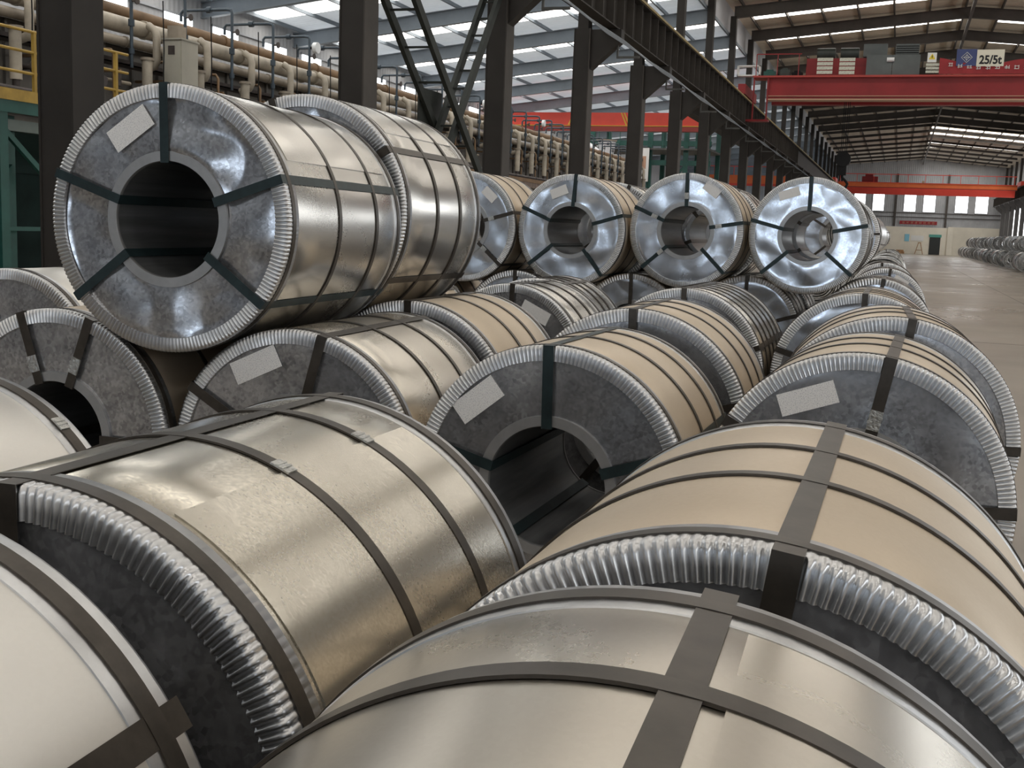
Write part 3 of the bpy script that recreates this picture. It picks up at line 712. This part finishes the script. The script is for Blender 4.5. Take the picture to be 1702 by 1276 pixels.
for s, x in ((1, -6.55), (1, -5.95)):
    MB().box(x-0.03, x+0.03, -0.03, 0.05, -0.85, 0.95).build('end_post', 'red', cr)
MB().box(-6.85, -5.85, -0.12, 0.4, -0.92, -0.84).build('end_foot', 'red', cr)
# trolley on the walkway
MB().box(-4.45, -1.86, 0.9, 2.4, 1.50, 1.88).build('trolley_frame', 'red', cr)
MB().box(-4.45, -1.86, 0.75, 0.85, 1.03, 1.50).build('trolley_skirt', 'red', cr)
for x0, x1 in ((-4.12, -3.2), (-3.09, -2.25)):
    MB().cyl(((x0+x1)/2-0.38, 1.2, 2.1), ((x0+x1)/2+0.38, 1.2, 2.1), 0.26, 16).build('hoist_motor', 'motor', cr, 40)
MB().box(-1.92, -0.88, 0.25, 0.75, 1.05, 1.90).box(-0.86, 0.24, 0.25, 0.75, 1.05, 1.90).build('switch_cabinet', 'grey_box', cr)
MB().box(-2.1, -1.12, 0.8, 1.3, 1.92, 2.45).build('resistor_box', 'grey_box', cr)
MB().box(-0.78, 0.17, 0.8, 1.3, 1.92, 2.43).build('resistor_box', 'grey_box', cr)
for k in range(5): MB().box(-0.76, 0.15, 0.785, 0.80, 1.96+0.09*k, 1.99+0.09*k).build('slat', 'dark', cr)
MB().cyl((-1.1, 0.22, 1.70), (-0.8, 0.22, 1.70), 0.09, 12).build('work_lamp', 'lamp_white', cr, 40)
MB().box(-7.35, -6.35, 0.1, 0.5, 1.04, 1.10).box(-7.35, -7.30, 0.1, 0.5, 1.04, 1.5).box(-6.40, -6.35, 0.1, 0.5, 1.04, 1.5).box(-7.35, -6.35, 0.1, 0.5, 1.46, 1.5).build('step_frame', 'sign_white', cr)
for x0, x1, z0, z1, mm in ((-6.2, -5.7, 1.03, 1.25, 'green'), (-5.5, -5.1, 1.03, 1.32, 'motor'), (-5.0, -4.55, 1.03, 1.2, 'dark')):
    MB().box(x0, x1, 0.2, 0.6, z0, z1).box(x0+0.1, x1-0.1, 0.25, 0.5, z1, z1+0.08).build('drive_unit', mm, cr)
for x in [-6.5+0.9*k for k in range(20)]:
    if -4.6 < x < 4.4: continue
    MB().cyl((x, -0.02, 1.03), (x, -0.02, 1.95), 0.02, 6).build('rail_post', 'red', cr)
MB().box(-6.5, -4.6, -0.04, 0.0, 1.92, 1.96).box(4.4, 10.7, -0.04, 0.0, 1.92, 1.96).build('handrail', 'red', cr)
for x0, x1, z0, z1 in ((-3.93, -3.28, 8.57, 9.28), (-3.01, -2.37, 8.55, 9.27), (0.48, 1.07, 8.58, 9.01)):
    n = 4 if z1 > 9.1 else 3; h = (z1-z0)/n
    for i in range(n):
        MB().box(x0, x1, -0.06, -0.04, cz(z0)+i*h+0.02, cz(z0)+(i+1)*h-0.02).build('notice_sheet', 'notice', cr)
wsn = MB().box(0.51, 0.87, -0.08, -0.06, cz(9.03), cz(9.42)).build('warning_sign', 'sign_white', cr)
MB().prism([(0.56, cz(9.15)), (0.82, cz(9.15)), (0.69, cz(9.38))], 'y', -0.09, -0.08).build('triangle', 'sign_yellow', wsn)
MB().box(0.675, 0.705, -0.096, -0.09, cz(9.2), cz(9.31)).build('mark', 'ink', wsn)
bs = MB().box(1.64, 2.46, -0.09, -0.06, cz(8.87), cz(9.54)).build('logo_sign', 'sign_blue', cr)
dc, dz, dr = 2.035, cz(9.21), 0.21
lo = MB()
for i in range(4):
    a = [(dc+dr, dz), (dc, dz+dr), (dc-dr, dz), (dc, dz-dr)]
    p, q = a[i], a[(i+1) % 4]
    lo.bar((p[0], -0.1, p[1]), (q[0], -0.1, q[1]), 0.012, 0.035, up=(0, 1, 0))
    p2, q2 = (dc+(p[0]-dc)*.5, dz+(p[1]-dz)*.5), (dc+(q[0]-dc)*.5, dz+(q[1]-dz)*.5)
    lo.bar((p2[0], -0.1, p2[1]), (q2[0], -0.1, q2[1]), 0.012, 0.03, up=(0, 1, 0))
lo.bar((dc-dr*.7, -0.1, dz), (dc+dr*.7, -0.1, dz), 0.012, 0.03, up=(0, 1, 0)).bar((dc, -0.1, dz-dr*.7), (dc, -0.1, dz+dr*.7), 0.012, 0.03, up=(0, 1, 0))
lo.build('diamond_logo', 'sign_white', bs)
ss = MB().box(2.42, 3.46, -0.11, -0.08, cz(8.85), cz(9.51)).build('load_sign', 'sign_cream', cr)
tx = text_mesh(ss, '25/5t', (2.94, -0.115, cz(9.09)), 0.47, 'ink', 0.014); tx.scale = (0.86, 1, 1)
# sagging red banner with white writing
nb = 40; mbn = MB()
def ban_top(x): return cz(9.22) - 0.30*math.exp(-((x-2.7)/1.0)**2) - 0.10*min(1, (x-1.0)/0.5)*0.5 if x < 4.6 else cz(9.05)
for i in range(nb+1):
    x = 1.0 + 6.2*i/nb; yy = -0.07 + 0.02*math.sin(5*x)
    zt, zb = ban_top(x), cz(8.55)
    mbn.v += [(x, yy, zb), (x, yy+0.02*math.sin(9*x), zt), (x, yy+0.015, zb), (x, yy+0.015+0.02*math.sin(9*x), zt)]
for i in range(nb):
    a, b = 4*i, 4*i+4
    mbn.f += [(a, b, b+1, a+1), (a+2, a+3, b+3, b+2), (a+1, b+1, b+3, a+3), (a, a+2, b+2, b)]
bn = mbn.build('banner', 'banner_red', cr, 40)
rb = random.Random(11)
for i in range(16):
    x = 1.45 + 0.36*i; st = MB(); strokes(st, x, cz(8.80)+0.12*math.exp(-((x-1.4)/.5)**2), 0.20, 0.17, rb, -0.105, -0.095); st.build('character', 'sign_white', bn)

# hook block hanging from the crane
hk = thing('hook_block', 'black crane hook block hanging on ropes above the aisle coils', 'crane hook', (-2.62, 52.3, 4.05))
MB().cyl((0, -0.14, 1.05), (0, 0.14, 1.05), 0.33, 20).build('sheave_housing', 'dark', hk, 40)
MB().box(-0.17, 0.17, -0.12, 0.12, 0.35, 0.95).build('shank', 'dark', hk)
MB().pipe([(0, 0, 0.45), (0.02, 0, 0.25), (0.16, 0, 0.12), (0.26, 0, -0.02), (0.2, 0, -0.18), (0.05, 0, -0.24), (-0.1, 0, -0.18), (-0.14, 0, -0.06)], 0.06, 10).build('hook', 'dark', hk, 60)
for dx in (-0.12, -0.05, 0.05, 0.12):
    MB().cyl((dx, 0, 1.2), (dx, 0, 4.945), 0.016, 6).build('rope', 'dark', hk)

# far crane in the same bay
fc = thing('overhead_crane', 'orange overhead crane near the bright end-wall windows', 'crane', (0, 125, 6.5))
MB().box(-6.6, 10.9, 0, 0.6, 0.65, 1.12).build('girder', 'orange', fc)
MB().box(-6.6, 10.9, -0.05, 0.6, 0.62, 0.66).build('girder_lip', 'red', fc)
MB().box(-6.6, 10.9, 2.0, 2.6, 0.0, 0.75).build('girder', 'scarlet', fc)
MB().box(-6.6, 10.9, -0.10, 0.9, 1.10, 1.16).build('walkway', 'scarlet', fc)
for x in [-6.4+1.7*k for k in range(11)]: MB().box(x-0.025, x+0.025, -0.02, 0.03, 1.15, 1.98).build('rail_post', 'scarlet', fc)
MB().box(-6.5, 10.8, -0.03, 0.04, 1.95, 2.02).build('handrail', 'scarlet', fc)
for x in (-7.0, 11.3): MB().box(x-0.16, x+0.16, -0.6, 3.4, 1.10, 1.55).build('end_carriage', 'scarlet', fc)
MB().box(-4.2, -2.6, 0.4, 2.2, 1.16, 1.75).box(-3.9, -3.1, 0.6, 1.8, 1.75, 2.0).build('trolley', 'red', fc)
MB().cyl((1.9, -0.1, 1.25), (1.9, 0.1, 1.25), 0.14, 12).build('bell', 'line_pale', fc, 40)

# red crane in the machine bay, and a second one farther down
lc = thing('overhead_crane', 'bright red overhead crane with yellow chevrons over the machine bay', 'crane', (-15, 60, 6.9))
MB().box(-6.6, 4.6, 0, 0.5, 0.30, 0.97).build('girder', 'scarlet', lc)
MB().box(-6.6, 4.6, -0.06, 0.5, 0.0, 0.24).build('girder_foot', 'red_top', lc)
MB().box(-6.6, 4.6, -0.09, 0.5, 0.25, 0.29).build('girder_line', 'stripe_yellow', lc)
for xs, sg in ((-2.62, 1), (0.62, -1)):
    for o in (0, 0.16):
        x = xs+o
        MB().prism([(x, 0.31), (x+0.08, 0.31), (x+0.08+sg*0.30, 0.96), (x+sg*0.30, 0.96)], 'y', -0.012, 0.0).build('chevron', 'stripe_yellow', lc)
for x in (-6.95, 6.55): MB().box(x-0.3, x+0.16, -0.6, 2.6, 0.66, 1.05).build('end_carriage', 'scarlet', lc)
l2 = thing('overhead_crane', 'small distant red crane glimpsed between the far columns', 'crane', (-15, 112, 6.2))
MB().box(-6.6, 6.9, 0, 0.5, 0.4, 1.2).build('girder', 'orange', l2)
MB().box(-6.6, 6.9, -0.1, 0.5, 0.2, 0.4).build('girder_foot', 'scarlet', l2)
MB().box(-6.6, 6.9, -0.03, 0.03, 2.0, 2.08).build('handrail', 'scarlet', l2)
for k in range(8): MB().box(-6.5+1.9*k, -6.44+1.9*k, -0.03, 0.03, 1.2, 2.0).build('rail_post', 'scarlet', l2)

# ------------------------------------------------------------------ the furnace line in the left bay
PX = -14.0
MODY = [11.5 + 1.66*k for k in range(0, 31)]
YE = MODY[-1] + 1.0
t = thing('furnace_casing', 'long grey-brown furnace casing of upright panels behind the pipes', 'furnace', (PX-0.6, 4.0, 0))
pm = MB().box(-0.03, 0.03, 0.015, 0.805, 3.2, 4.75).mesh('panel', 'casing')
rbm = MB().box(0.03, 0.09, -0.03, 0.03, 3.2, 4.75).mesh('rib', 'casing')
y = 0
while y < YE-4.0:
    put('panel', pm, t, (0, y, 0)); put('rib', rbm, t, (0, y, 0)); y += 0.83
MB().box(-2.2, -0.04, 0, YE-4, 3.0, 4.7).build('body', 'casing', t)
MB().box(-2.2, -0.02, 14.0, YE-4, 2.2, 3.0).build('skirt', 'burner', t)
MB().box(-2.2, -0.02, 0, 14.0, 2.2, 3.0).build('skirt', 'green_dark', t)
MB().box(-2.2, -0.04, 0, YE-4, 0.0, 2.2).build('footing', 'green_dark', t)
MB().box(-2.3, 0.12, 0, YE-4, 4.75, 4.83).build('top_plate', 'casing', t)
def long_pipe(label, x, z, r, m, y0, y1, fl=3.3):
    t = thing('gas_pipe', label, 'pipe', (x, y0, z))
    MB().cyl((0, 0, 0), (0, y1-y0, 0), r, 20).build('tube', m, t, 40)
    fm = MB().cyl((0, -0.03, 0), (0, 0.03, 0), r*1.22, 20).mesh('flange', m, 40)
    y = 1.4
    while y < y1-y0: put('flange', fm, t, (0, y, 0)); y += fl
    return t
long_pipe('thick beige pipe running along the furnace line', PX, 5.05, 0.145, 'pipe_light', 4.0, YE)
long_pipe('thinner grey pipe running below the thick beige one', PX+0.12, 4.72, 0.085, 'pipe', 4.0, YE, 2.5)
long_pipe('rusty brown pipe running along the top of the furnace line', PX-0.35, 5.36, 0.12, 'pipe_rust', 4.0, YE, 4.1)
long_pipe('broad grey exhaust pipe behind the rusty one', PX-0.9, 5.30, 0.20, 'pipe', 4.0, YE, 5.2)
long_pipe('slim dark pipe along the foot of the casing', PX+0.65, 3.45, 0.05, 'valve', 4.0, YE, 2.4)

bd = thing('burner_duct', 'cream burner duct with bent neck hanging from the thick pipe', 'duct', (0, 0, 0), 0, 'burner ducts along the furnace line')
MB().pipe([(PX+0.195, 0, 5.11), (PX+0.22, 0, 5.10), (PX+0.34, 0, 5.02), (PX+0.38, 0, 4.90), (PX+0.38, 0, 4.46), (PX+0.33, 0, 4.36), (PX+0.1, 0, 4.30)], 0.075, 12).build('neck', 'pipe_light', bd, 50)
MB().cyl((PX+0.50, -0.45, 3.62), (PX+0.50, -0.45, 4.42), 0.095, 14).build('canister', 'pipe_light', bd, 40)
MB().cyl((PX+0.50, -0.45, 4.40), (PX+0.50, -0.45, 4.45), 0.125, 14).build('canister_flange', 'pipe', bd, 40)
MB().cyl((PX+0.50, -0.45, 3.45), (PX+0.50, -0.45, 3.62), 0.06, 10).build('outlet', 'valve', bd, 40)
MB().cyl((PX+0.30, -0.2, 3.85), (PX+0.62, -0.2, 3.85), 0.045, 10).cyl((PX+0.62, -0.2, 3.85), (PX+0.66, -0.2, 3.85), 0.10, 12).build('valve', 'valve', bd, 40)
rp = thing('riser_pipe', 'dark blue riser pipe with an arm bent back over the furnace', 'pipe', (0, 0, 0), 0, 'riser pipes along the furnace line')
MB().pipe([(PX+0.27, 0, 4.25), (PX+0.27, 0, 5.84), (PX+0.25, 0, 5.90), (PX+0.14, 0, 5.92), (PX-0.95, 0, 5.92), (PX-1.0, 0, 5.86), (PX-1.0, 0, 5.7)], 0.032, 8).build('tube', 'riser', rp, 50)
MB().cyl((PX+0.27, 0, 5.0), (PX+0.27, 0, 5.12), 0.06, 10).build('coupling', 'riser', rp, 40)
MB().cyl((PX+0.27, 0, 4.5), (PX+0.27, 0, 4.6), 0.055, 10).build('coupling', 'riser', rp, 40)
MB().cyl((PX-0.35, 0, 5.92), (PX-0.25, 0, 5.92), 0.065, 10).build('coupling', 'riser', rp, 40)
MB().cyl((PX+0.27, 0, 5.45), (PX+0.39, 0, 5.45), 0.02, 6).cyl((PX+0.39, 0, 5.45), (PX+0.41, 0, 5.45), 0.07, 12).build('handwheel', 'valve', rp, 40)
bx = thing('burner_box', 'brown burner box with a flanged snout below the ducts', 'burner', (0, 0, 0), 0, 'burner boxes along the furnace line')
MB().box(PX+0.05, PX+0.55, -0.33, 0.20, 2.45, 3.05).build('housing', 'burner', bx)
MB().cyl((PX+0.55, -0.05, 2.8), (PX+0.78, -0.05, 2.8), 0.12, 14).cyl((PX+0.76, -0.05, 2.8), (PX+0.80, -0.05, 2.8), 0.17, 14).build('snout', 'pipe_light', bx, 40)
MB().pipe([(PX+0.3, 0.35, 3.4), (PX+0.45, 0.35, 3.1), (PX+0.45, 0.35, 1.4)], 0.045, 8).build('feed_tube', 'pipe', bx, 50)
MB().cyl((PX+0.45, 0.35, 2.1), (PX+0.45, 0.35, 2.3), 0.09, 10).build('coupling', 'pipe_light', bx, 40)
lp = thing('casing_lamp', 'round white lamp nearest the cream cabinet on a riser', 'lamp', (0, 0, 0), 0, 'round lamps above the furnace')
MB().cyl((PX+0.40, 0, 5.65), (PX+0.50, 0, 5.65), 0.13, 16).build('globe', 'lamp_white', lp, 40)
MB().cyl((PX+0.305, 0, 5.65), (PX+0.40, 0, 5.65), 0.03, 8).build('stem', 'dark', lp, 40)
for k, y in enumerate(MODY):
    for proto, dy, what in ((bd, 0.35, 'cream burner duct with bent neck'), (rp, -0.25, 'dark blue riser pipe with bent arm'), (bx, 0.0, 'brown burner box with flanged snout')):
        loc = (0, y+dy, 0); n = k-5
        if proto is bx and k == 3: continue
        lab = '%s %s before the cream cabinet' % (ORD[-n-1], what) if n < 0 else '%s %s beyond the cream cabinet' % (ORD[n], what)
        if proto is bx and k in (1, 2): continue
        if k == 0: proto.location = loc if proto is not bx else (0, MODY[3], 0); proto['label'] = lab
        else: dup(proto, loc, None, lab)
lp.location = (0, MODY[8]-0.25, 0)
for i, k in enumerate((15, 16, 19)): dup(lp, (0, MODY[k]-0.25, 0), None, '%s round white lamp past the laced brace on a riser' % ORD[i])

# valve stations, brackets and cables on the casing
vc = thing('valve_station', 'rusty valve station with a brown bracket on the furnace casing', 'valve', (0, 0, 0), 0, 'valve stations along the furnace line')
MB().box(PX-0.5, PX+0.35, -0.03, 0.03, 4.12, 4.17).build('bracket', 'pipe_rust', vc)
MB().cyl((PX+0.28, -0.3, 3.95), (PX+0.28, 0.35, 3.95), 0.035, 8).build('branch_tube', 'pipe', vc, 40)
MB().cyl((PX+0.28, 0.0, 3.87), (PX+0.28, 0.0, 4.1), 0.07, 10).build('valve_body', 'valve', vc, 40)
MB().cyl((PX+0.28, 0.0, 4.1), (PX+0.28, 0.0, 4.13), 0.10, 12).build('handwheel', 'pipe_rust', vc, 40)
MB().pipe([(PX+0.72, 0.75, 5.5), (PX+0.74, 0.75, 4.6), (PX+0.72, 0.76, 4.2), (PX+0.74, 0.74, 3.9), (PX+0.73, 0.75, 3.6)], 0.012, 5).build('cable', 'dark', vc, 50)
MB().pipe([(PX-0.1, -0.22, 4.5), (PX+0.32, -0.22, 4.48), (PX+0.37, -0.22, 4.4), (PX+0.37, -0.22, 3.4)], 0.028, 8).build('drop_tube', 'pipe_rust', vc, 50)
for k, y in enumerate(MODY[1:]):
    n = k-4
    lab = '%s rusty valve station before the cream cabinet' % ORD[-n-1] if n < 0 else '%s rusty valve station beyond the cream cabinet' % ORD[n]
    if k == 0: vc.location = (0, y-0.7, 0); vc['label'] = lab
    else: dup(vc, (0, y-0.7+random.uniform(-.1, .1), 0), None, lab)
tr = thing('cable_tray', 'dark cable tray running along the casing below the pipes', 'cable tray', (PX-0.36, 4.0, 4.36))
MB().box(-0.12, 0.22, 0, YE-4, 0, 0.02).box(0.20, 0.22, 0, YE-4, 0, 0.09).build('tray', 'valve', tr)
MB().cyl((0.0, 0, 0.05), (0.0, YE-4, 0.05), 0.03, 8).build('cable', 'dark', tr, 40)

# control cabinet hung on the casing
cb = thing('control_cabinet', 'cream control cabinet with a small window standing on the furnace walkway', 'cabinet', (-13.21, 18.4, 3.9))
MB().box(-0.21, 0.21, 0, 0.52, 0, 0.93).build('case', 'cabinet', cb)
MB().box(-0.19, 0.19, -0.02, 0, 0.03, 0.90).build('door', 'cabinet', cb)
MB().box(-0.07, 0.07, -0.03, -0.018, 0.66, 0.82).build('view_window', 'valve', cb)
MB().box(-0.14, 0.10, 0.05, 0.3, 0.93, 1.2).build('junction_box', 'pipe', cb)
MB().box(-0.23, 0.23, -0.04, 0.55, 0.93, 0.96).build('top', 'cabinet', cb)
MB().box(-0.04, 0.18, 0.1, 0.42, -0.737, 0).build('stand', 'valve', cb)

# walkway platform in front of the furnace
wk = thing('walkway_platform', 'green steel walkway platform with a yellow kerb beside the furnace', 'walkway', (-12.0, 4.0, 0))
LW = YE-4.0
MB().box(-1.35, 0, 0, LW, 3.10, 3.16).build('deck', 'grating', wk)
MB().box(0, 0.03, 0, 12.5, 3.10, 3.26).build('toe_board', 'yellow', wk)
MB().box(0, 0.03, 12.5, LW, 3.10, 3.22).build('toe_board', 'pipe_rust', wk)
MB().box(-0.08, 0.0, 0, 12.5, 2.93, 3.10).build('edge_beam', 'green', wk)
MB().box(-0.08, 0.0, 12.5, LW, 2.93, 3.10).build('edge_beam', 'burner', wk)
MB().box(-0.35, -0.25, 0, LW, 2.70, 2.86).build('lower_beam', 'green_pale', wk)
MB().box(-0.55, -0.43, 9.35, 9.50, 0, 2.93).build('leg', 'green', wk)
MB().bar((-0.4, 8.9, 1.75), (-0.4, 9.4, 2.2), 0.06, 0.07).build('knee_brace', 'green', wk)
y = 2.25
while y < LW:
    MB().box(-0.16, -0.02, y-0.08, y+0.08, 0, 2.93).build('leg', 'green', wk)
    MB().bar((-0.09, y, 2.75), (-0.09, y+1.1, 1.9), 0.06, 0.08).build('knee_brace', 'green', wk)
    MB().bar((-0.09, y+3.3, 2.75), (-0.09, y+2.2, 1.9), 0.06, 0.08).build('knee_brace', 'green', wk)
    MB().bar((-0.09, y+0.08, 1.3), (-0.09, y+3.2, 1.3), 0.05, 0.06).build('cross_rail', 'green', wk)
    y += 3.3
gr = thing('guard_rail', 'yellow tubular guard rail along the walkway edge', 'railing', (-12.05, 4.0, 3.162))
y = 0.5
while y < 11.6:
    MB().box(-0.025, 0.025, y-0.025, y+0.025, 0, 0.95).build('post', 'yellow', gr); y += 1.8
for z in (0.36, 0.66, 0.95): MB().cyl((0, 0, z), (0, 11.6, z), 0.022, 8).build('rail', 'yellow', gr, 40)

# near-left vertical vessels on the platform
for i, (yy, xx, rr, z0, z1, lab) in enumerate(((11.6, -13.0, 0.20, 3.55, 5.0, 'cream upright vessel on the walkway at the left picture edge'), (12.6, -12.9, 0.13, 4.2, 5.8, 'slim cream upright pipe beside the vessel at the left edge'))):
    v = thing('upright_vessel', lab, 'vessel', (xx, yy, 3.16))
    MB().cyl((0, 0, z0-3.16), (0, 0, z1-3.16), rr, 18).build('shell', 'pipe_light', v, 40)
    MB().cyl((0, 0, z1-3.16), (0, 0, z1-3.10), rr*1.25, 18).build('flange', 'pipe_light', v, 40)
    MB().cyl((0, 0, z0-3.45), (0, 0, z0-3.16), rr, 18, rr*0.4).build('foot', 'pipe', v, 40)
    MB().cyl((0, 0, 0.003), (0, 0, z0-3.4), rr*0.35, 12).build('stand_pipe', 'valve', v, 40)
    MB().cyl((0.02, 0.0, z0-3.26), (0.40, 0.0, z0-3.26), 0.10, 14).build('side_outlet', 'pipe_light', v, 40)
fn = thing('blower_drum', 'pale rounded drum in the dark below the walkway', 'drum', (-13.1, 11.6, 0))
MB().cyl((0, -0.5, 1.85), (0, 0.5, 1.85), 0.34, 20).build('drum', 'green_pale', fn, 40)
MB().box(-0.25, 0.25, -0.4, 0.4, 0, 1.6).build('plinth', 'green', fn)
MB().cyl((-0.5, 0, 1.85), (0.4, 0, 1.85), 0.12, 12).build('shaft', 'pipe', fn, 40)

# green tower, white ducts and a hanging banner past the end of the furnace
gt = thing('green_tower', 'green steel tower and landing beyond the furnace line', 'tower', (-14.5, 68, 0))
for x in (-3.8, -0.2, 2.0, 3.3):
    for y in (0, 4.0): MB().box(x-0.14, x+0.14, y-0.14, y+0.14, 0, 8.6).build('post', 'green', gt)
for z in (3.0, 5.6, 6.75):
    MB().box(-4.0, 3.5, -0.12, 0.12, z, z+0.3).build('beam', 'green', gt)
MB().box(-4.0, 3.5, -0.4, 4.2, 6.5, 6.6).build('landing', 'grating', gt)
for k in range(12): MB().box(-4.0+0.66*k, -3.96+0.66*k, -0.42, -0.38, 6.6, 7.6).build('rail_post', 'green', gt)
MB().box(-4.0, 3.5, -0.42, -0.38, 7.55, 7.62).build('handrail', 'green', gt)
MB().bar((-0.2, 0, 3.2), (2.0, 0, 5.6), 0.12, 0.15).bar((2.0, 0, 3.2), (3.3, 0, 5.6), 0.12, 0.15).build('diagonal', 'green', gt)
hb = thing('hanging_banner', 'white vertical banner with a red patch hanging on the green tower', 'banner', (-15.1, 67.57, 4.6))
MB().box(-0.45, 0.45, -0.01, 0.01, 0, 2.0).build('cloth', 'sign_white', hb)
MB().box(-0.28, 0.28, -0.02, -0.011, 0.75, 1.5).build('red_patch', 'line_pale', hb)
MB().box(-0.5, 0.5, -0.02, 0.02, 2.0, 2.05).build('rod', 'dark', hb)
for i, (p, q, r1, r2, lab) in enumerate((((-18.4, 64, 6.7), (-16.4, 65, 5.3), 0.45, 0.45, 'white lagged duct sloping down before the green tower'), ((-16.9, 66, 6.9), (-16.9, 66, 5.0), 0.55, 0.25, 'white cone-shaped hopper beside the sloping duct'))):
    o = thing('lagged_duct', lab, 'duct', (p[0], p[1], 0))
    P = Vector(p)-Vector((p[0], p[1], 0)); Q = Vector(q)-Vector((p[0], p[1], 0))
    MB().cyl(P, Q, r1, 18, r2).build('shell', 'duct_white', o, 40)
    MB().cyl(P, P+(Q-P)*0.04, r1*1.1, 18).build('collar', 'pipe', o, 40)
    MB().box(Q.x-0.1, Q.x+0.1, Q.y-0.1, Q.y+0.1, 0, Q.z).build('support', 'green', o)

# ------------------------------------------------------------------ far end details
sg = thing('wall_sign', 'red sign with pale characters above the cream plinth of the end wall', 'sign', (2.25, YF-0.4, 3.9))
MB().box(-2.35, 2.35, 0, 0.08, 0, 0.45).build('board', 'banner_red', sg)
for i in range(8):
    st = MB(); strokes(st, -1.85+0.53*i, 0.22, 0.30, 0.28, rb, -0.02, 0); st.build('character', 'line_pale', sg)
tag(MB().box(0.7, 1.28, YF-0.40, YF-0.36, 1.65, 2.6).build('wall_poster', 'poster_blue'), 'pale blue poster on the cream plinth of the end wall', 'poster')
nbd = MB().box(1.5, 3.1, YF-0.39, YF-0.36, 1.75, 2.45).build('notice_board', 'sign_white'); tag(nbd, 'white notice board on the cream plinth of the end wall', 'notice board')
af = thing('trestle_frame', 'small brown trestle frame on the floor by the end wall', 'trestle', (2.6, YF-2.0, 0))
for s in (-1, 1):
    MB().bar((s*0.5, 0, 0), (s*0.12, 0, 1.5), 0.08, 0.08).build('leg', 'wood', af)
    MB().bar((s*0.5, 0.7, 0), (s*0.12, 0.7, 1.5), 0.08, 0.08).build('leg', 'wood', af)
MB().box(-0.2, 0.2, -0.05, 0.75, 1.45, 1.55).build('top_rail', 'wood', af)
MB().box(-0.4, 0.4, -0.03, 0.03, 0.5, 0.58).build('cross_bar', 'wood', af)
for i, (x, l) in enumerate(((0.2, 'brown timber offcut on the floor by the trestle'), (-1.3, 'low brown timber baulk on the floor by the end wall'))):
    o = thing('timber_baulk', l, 'timber', (x, YF-2.2, 0))
    MB().box(-0.6, 0.6, -0.2, 0.2, 0, 0.3).build('baulk', 'wood', o); MB().box(-0.45, 0.5, -0.15, 0.2, 0.3, 0.5).build('offcut', 'wood', o)
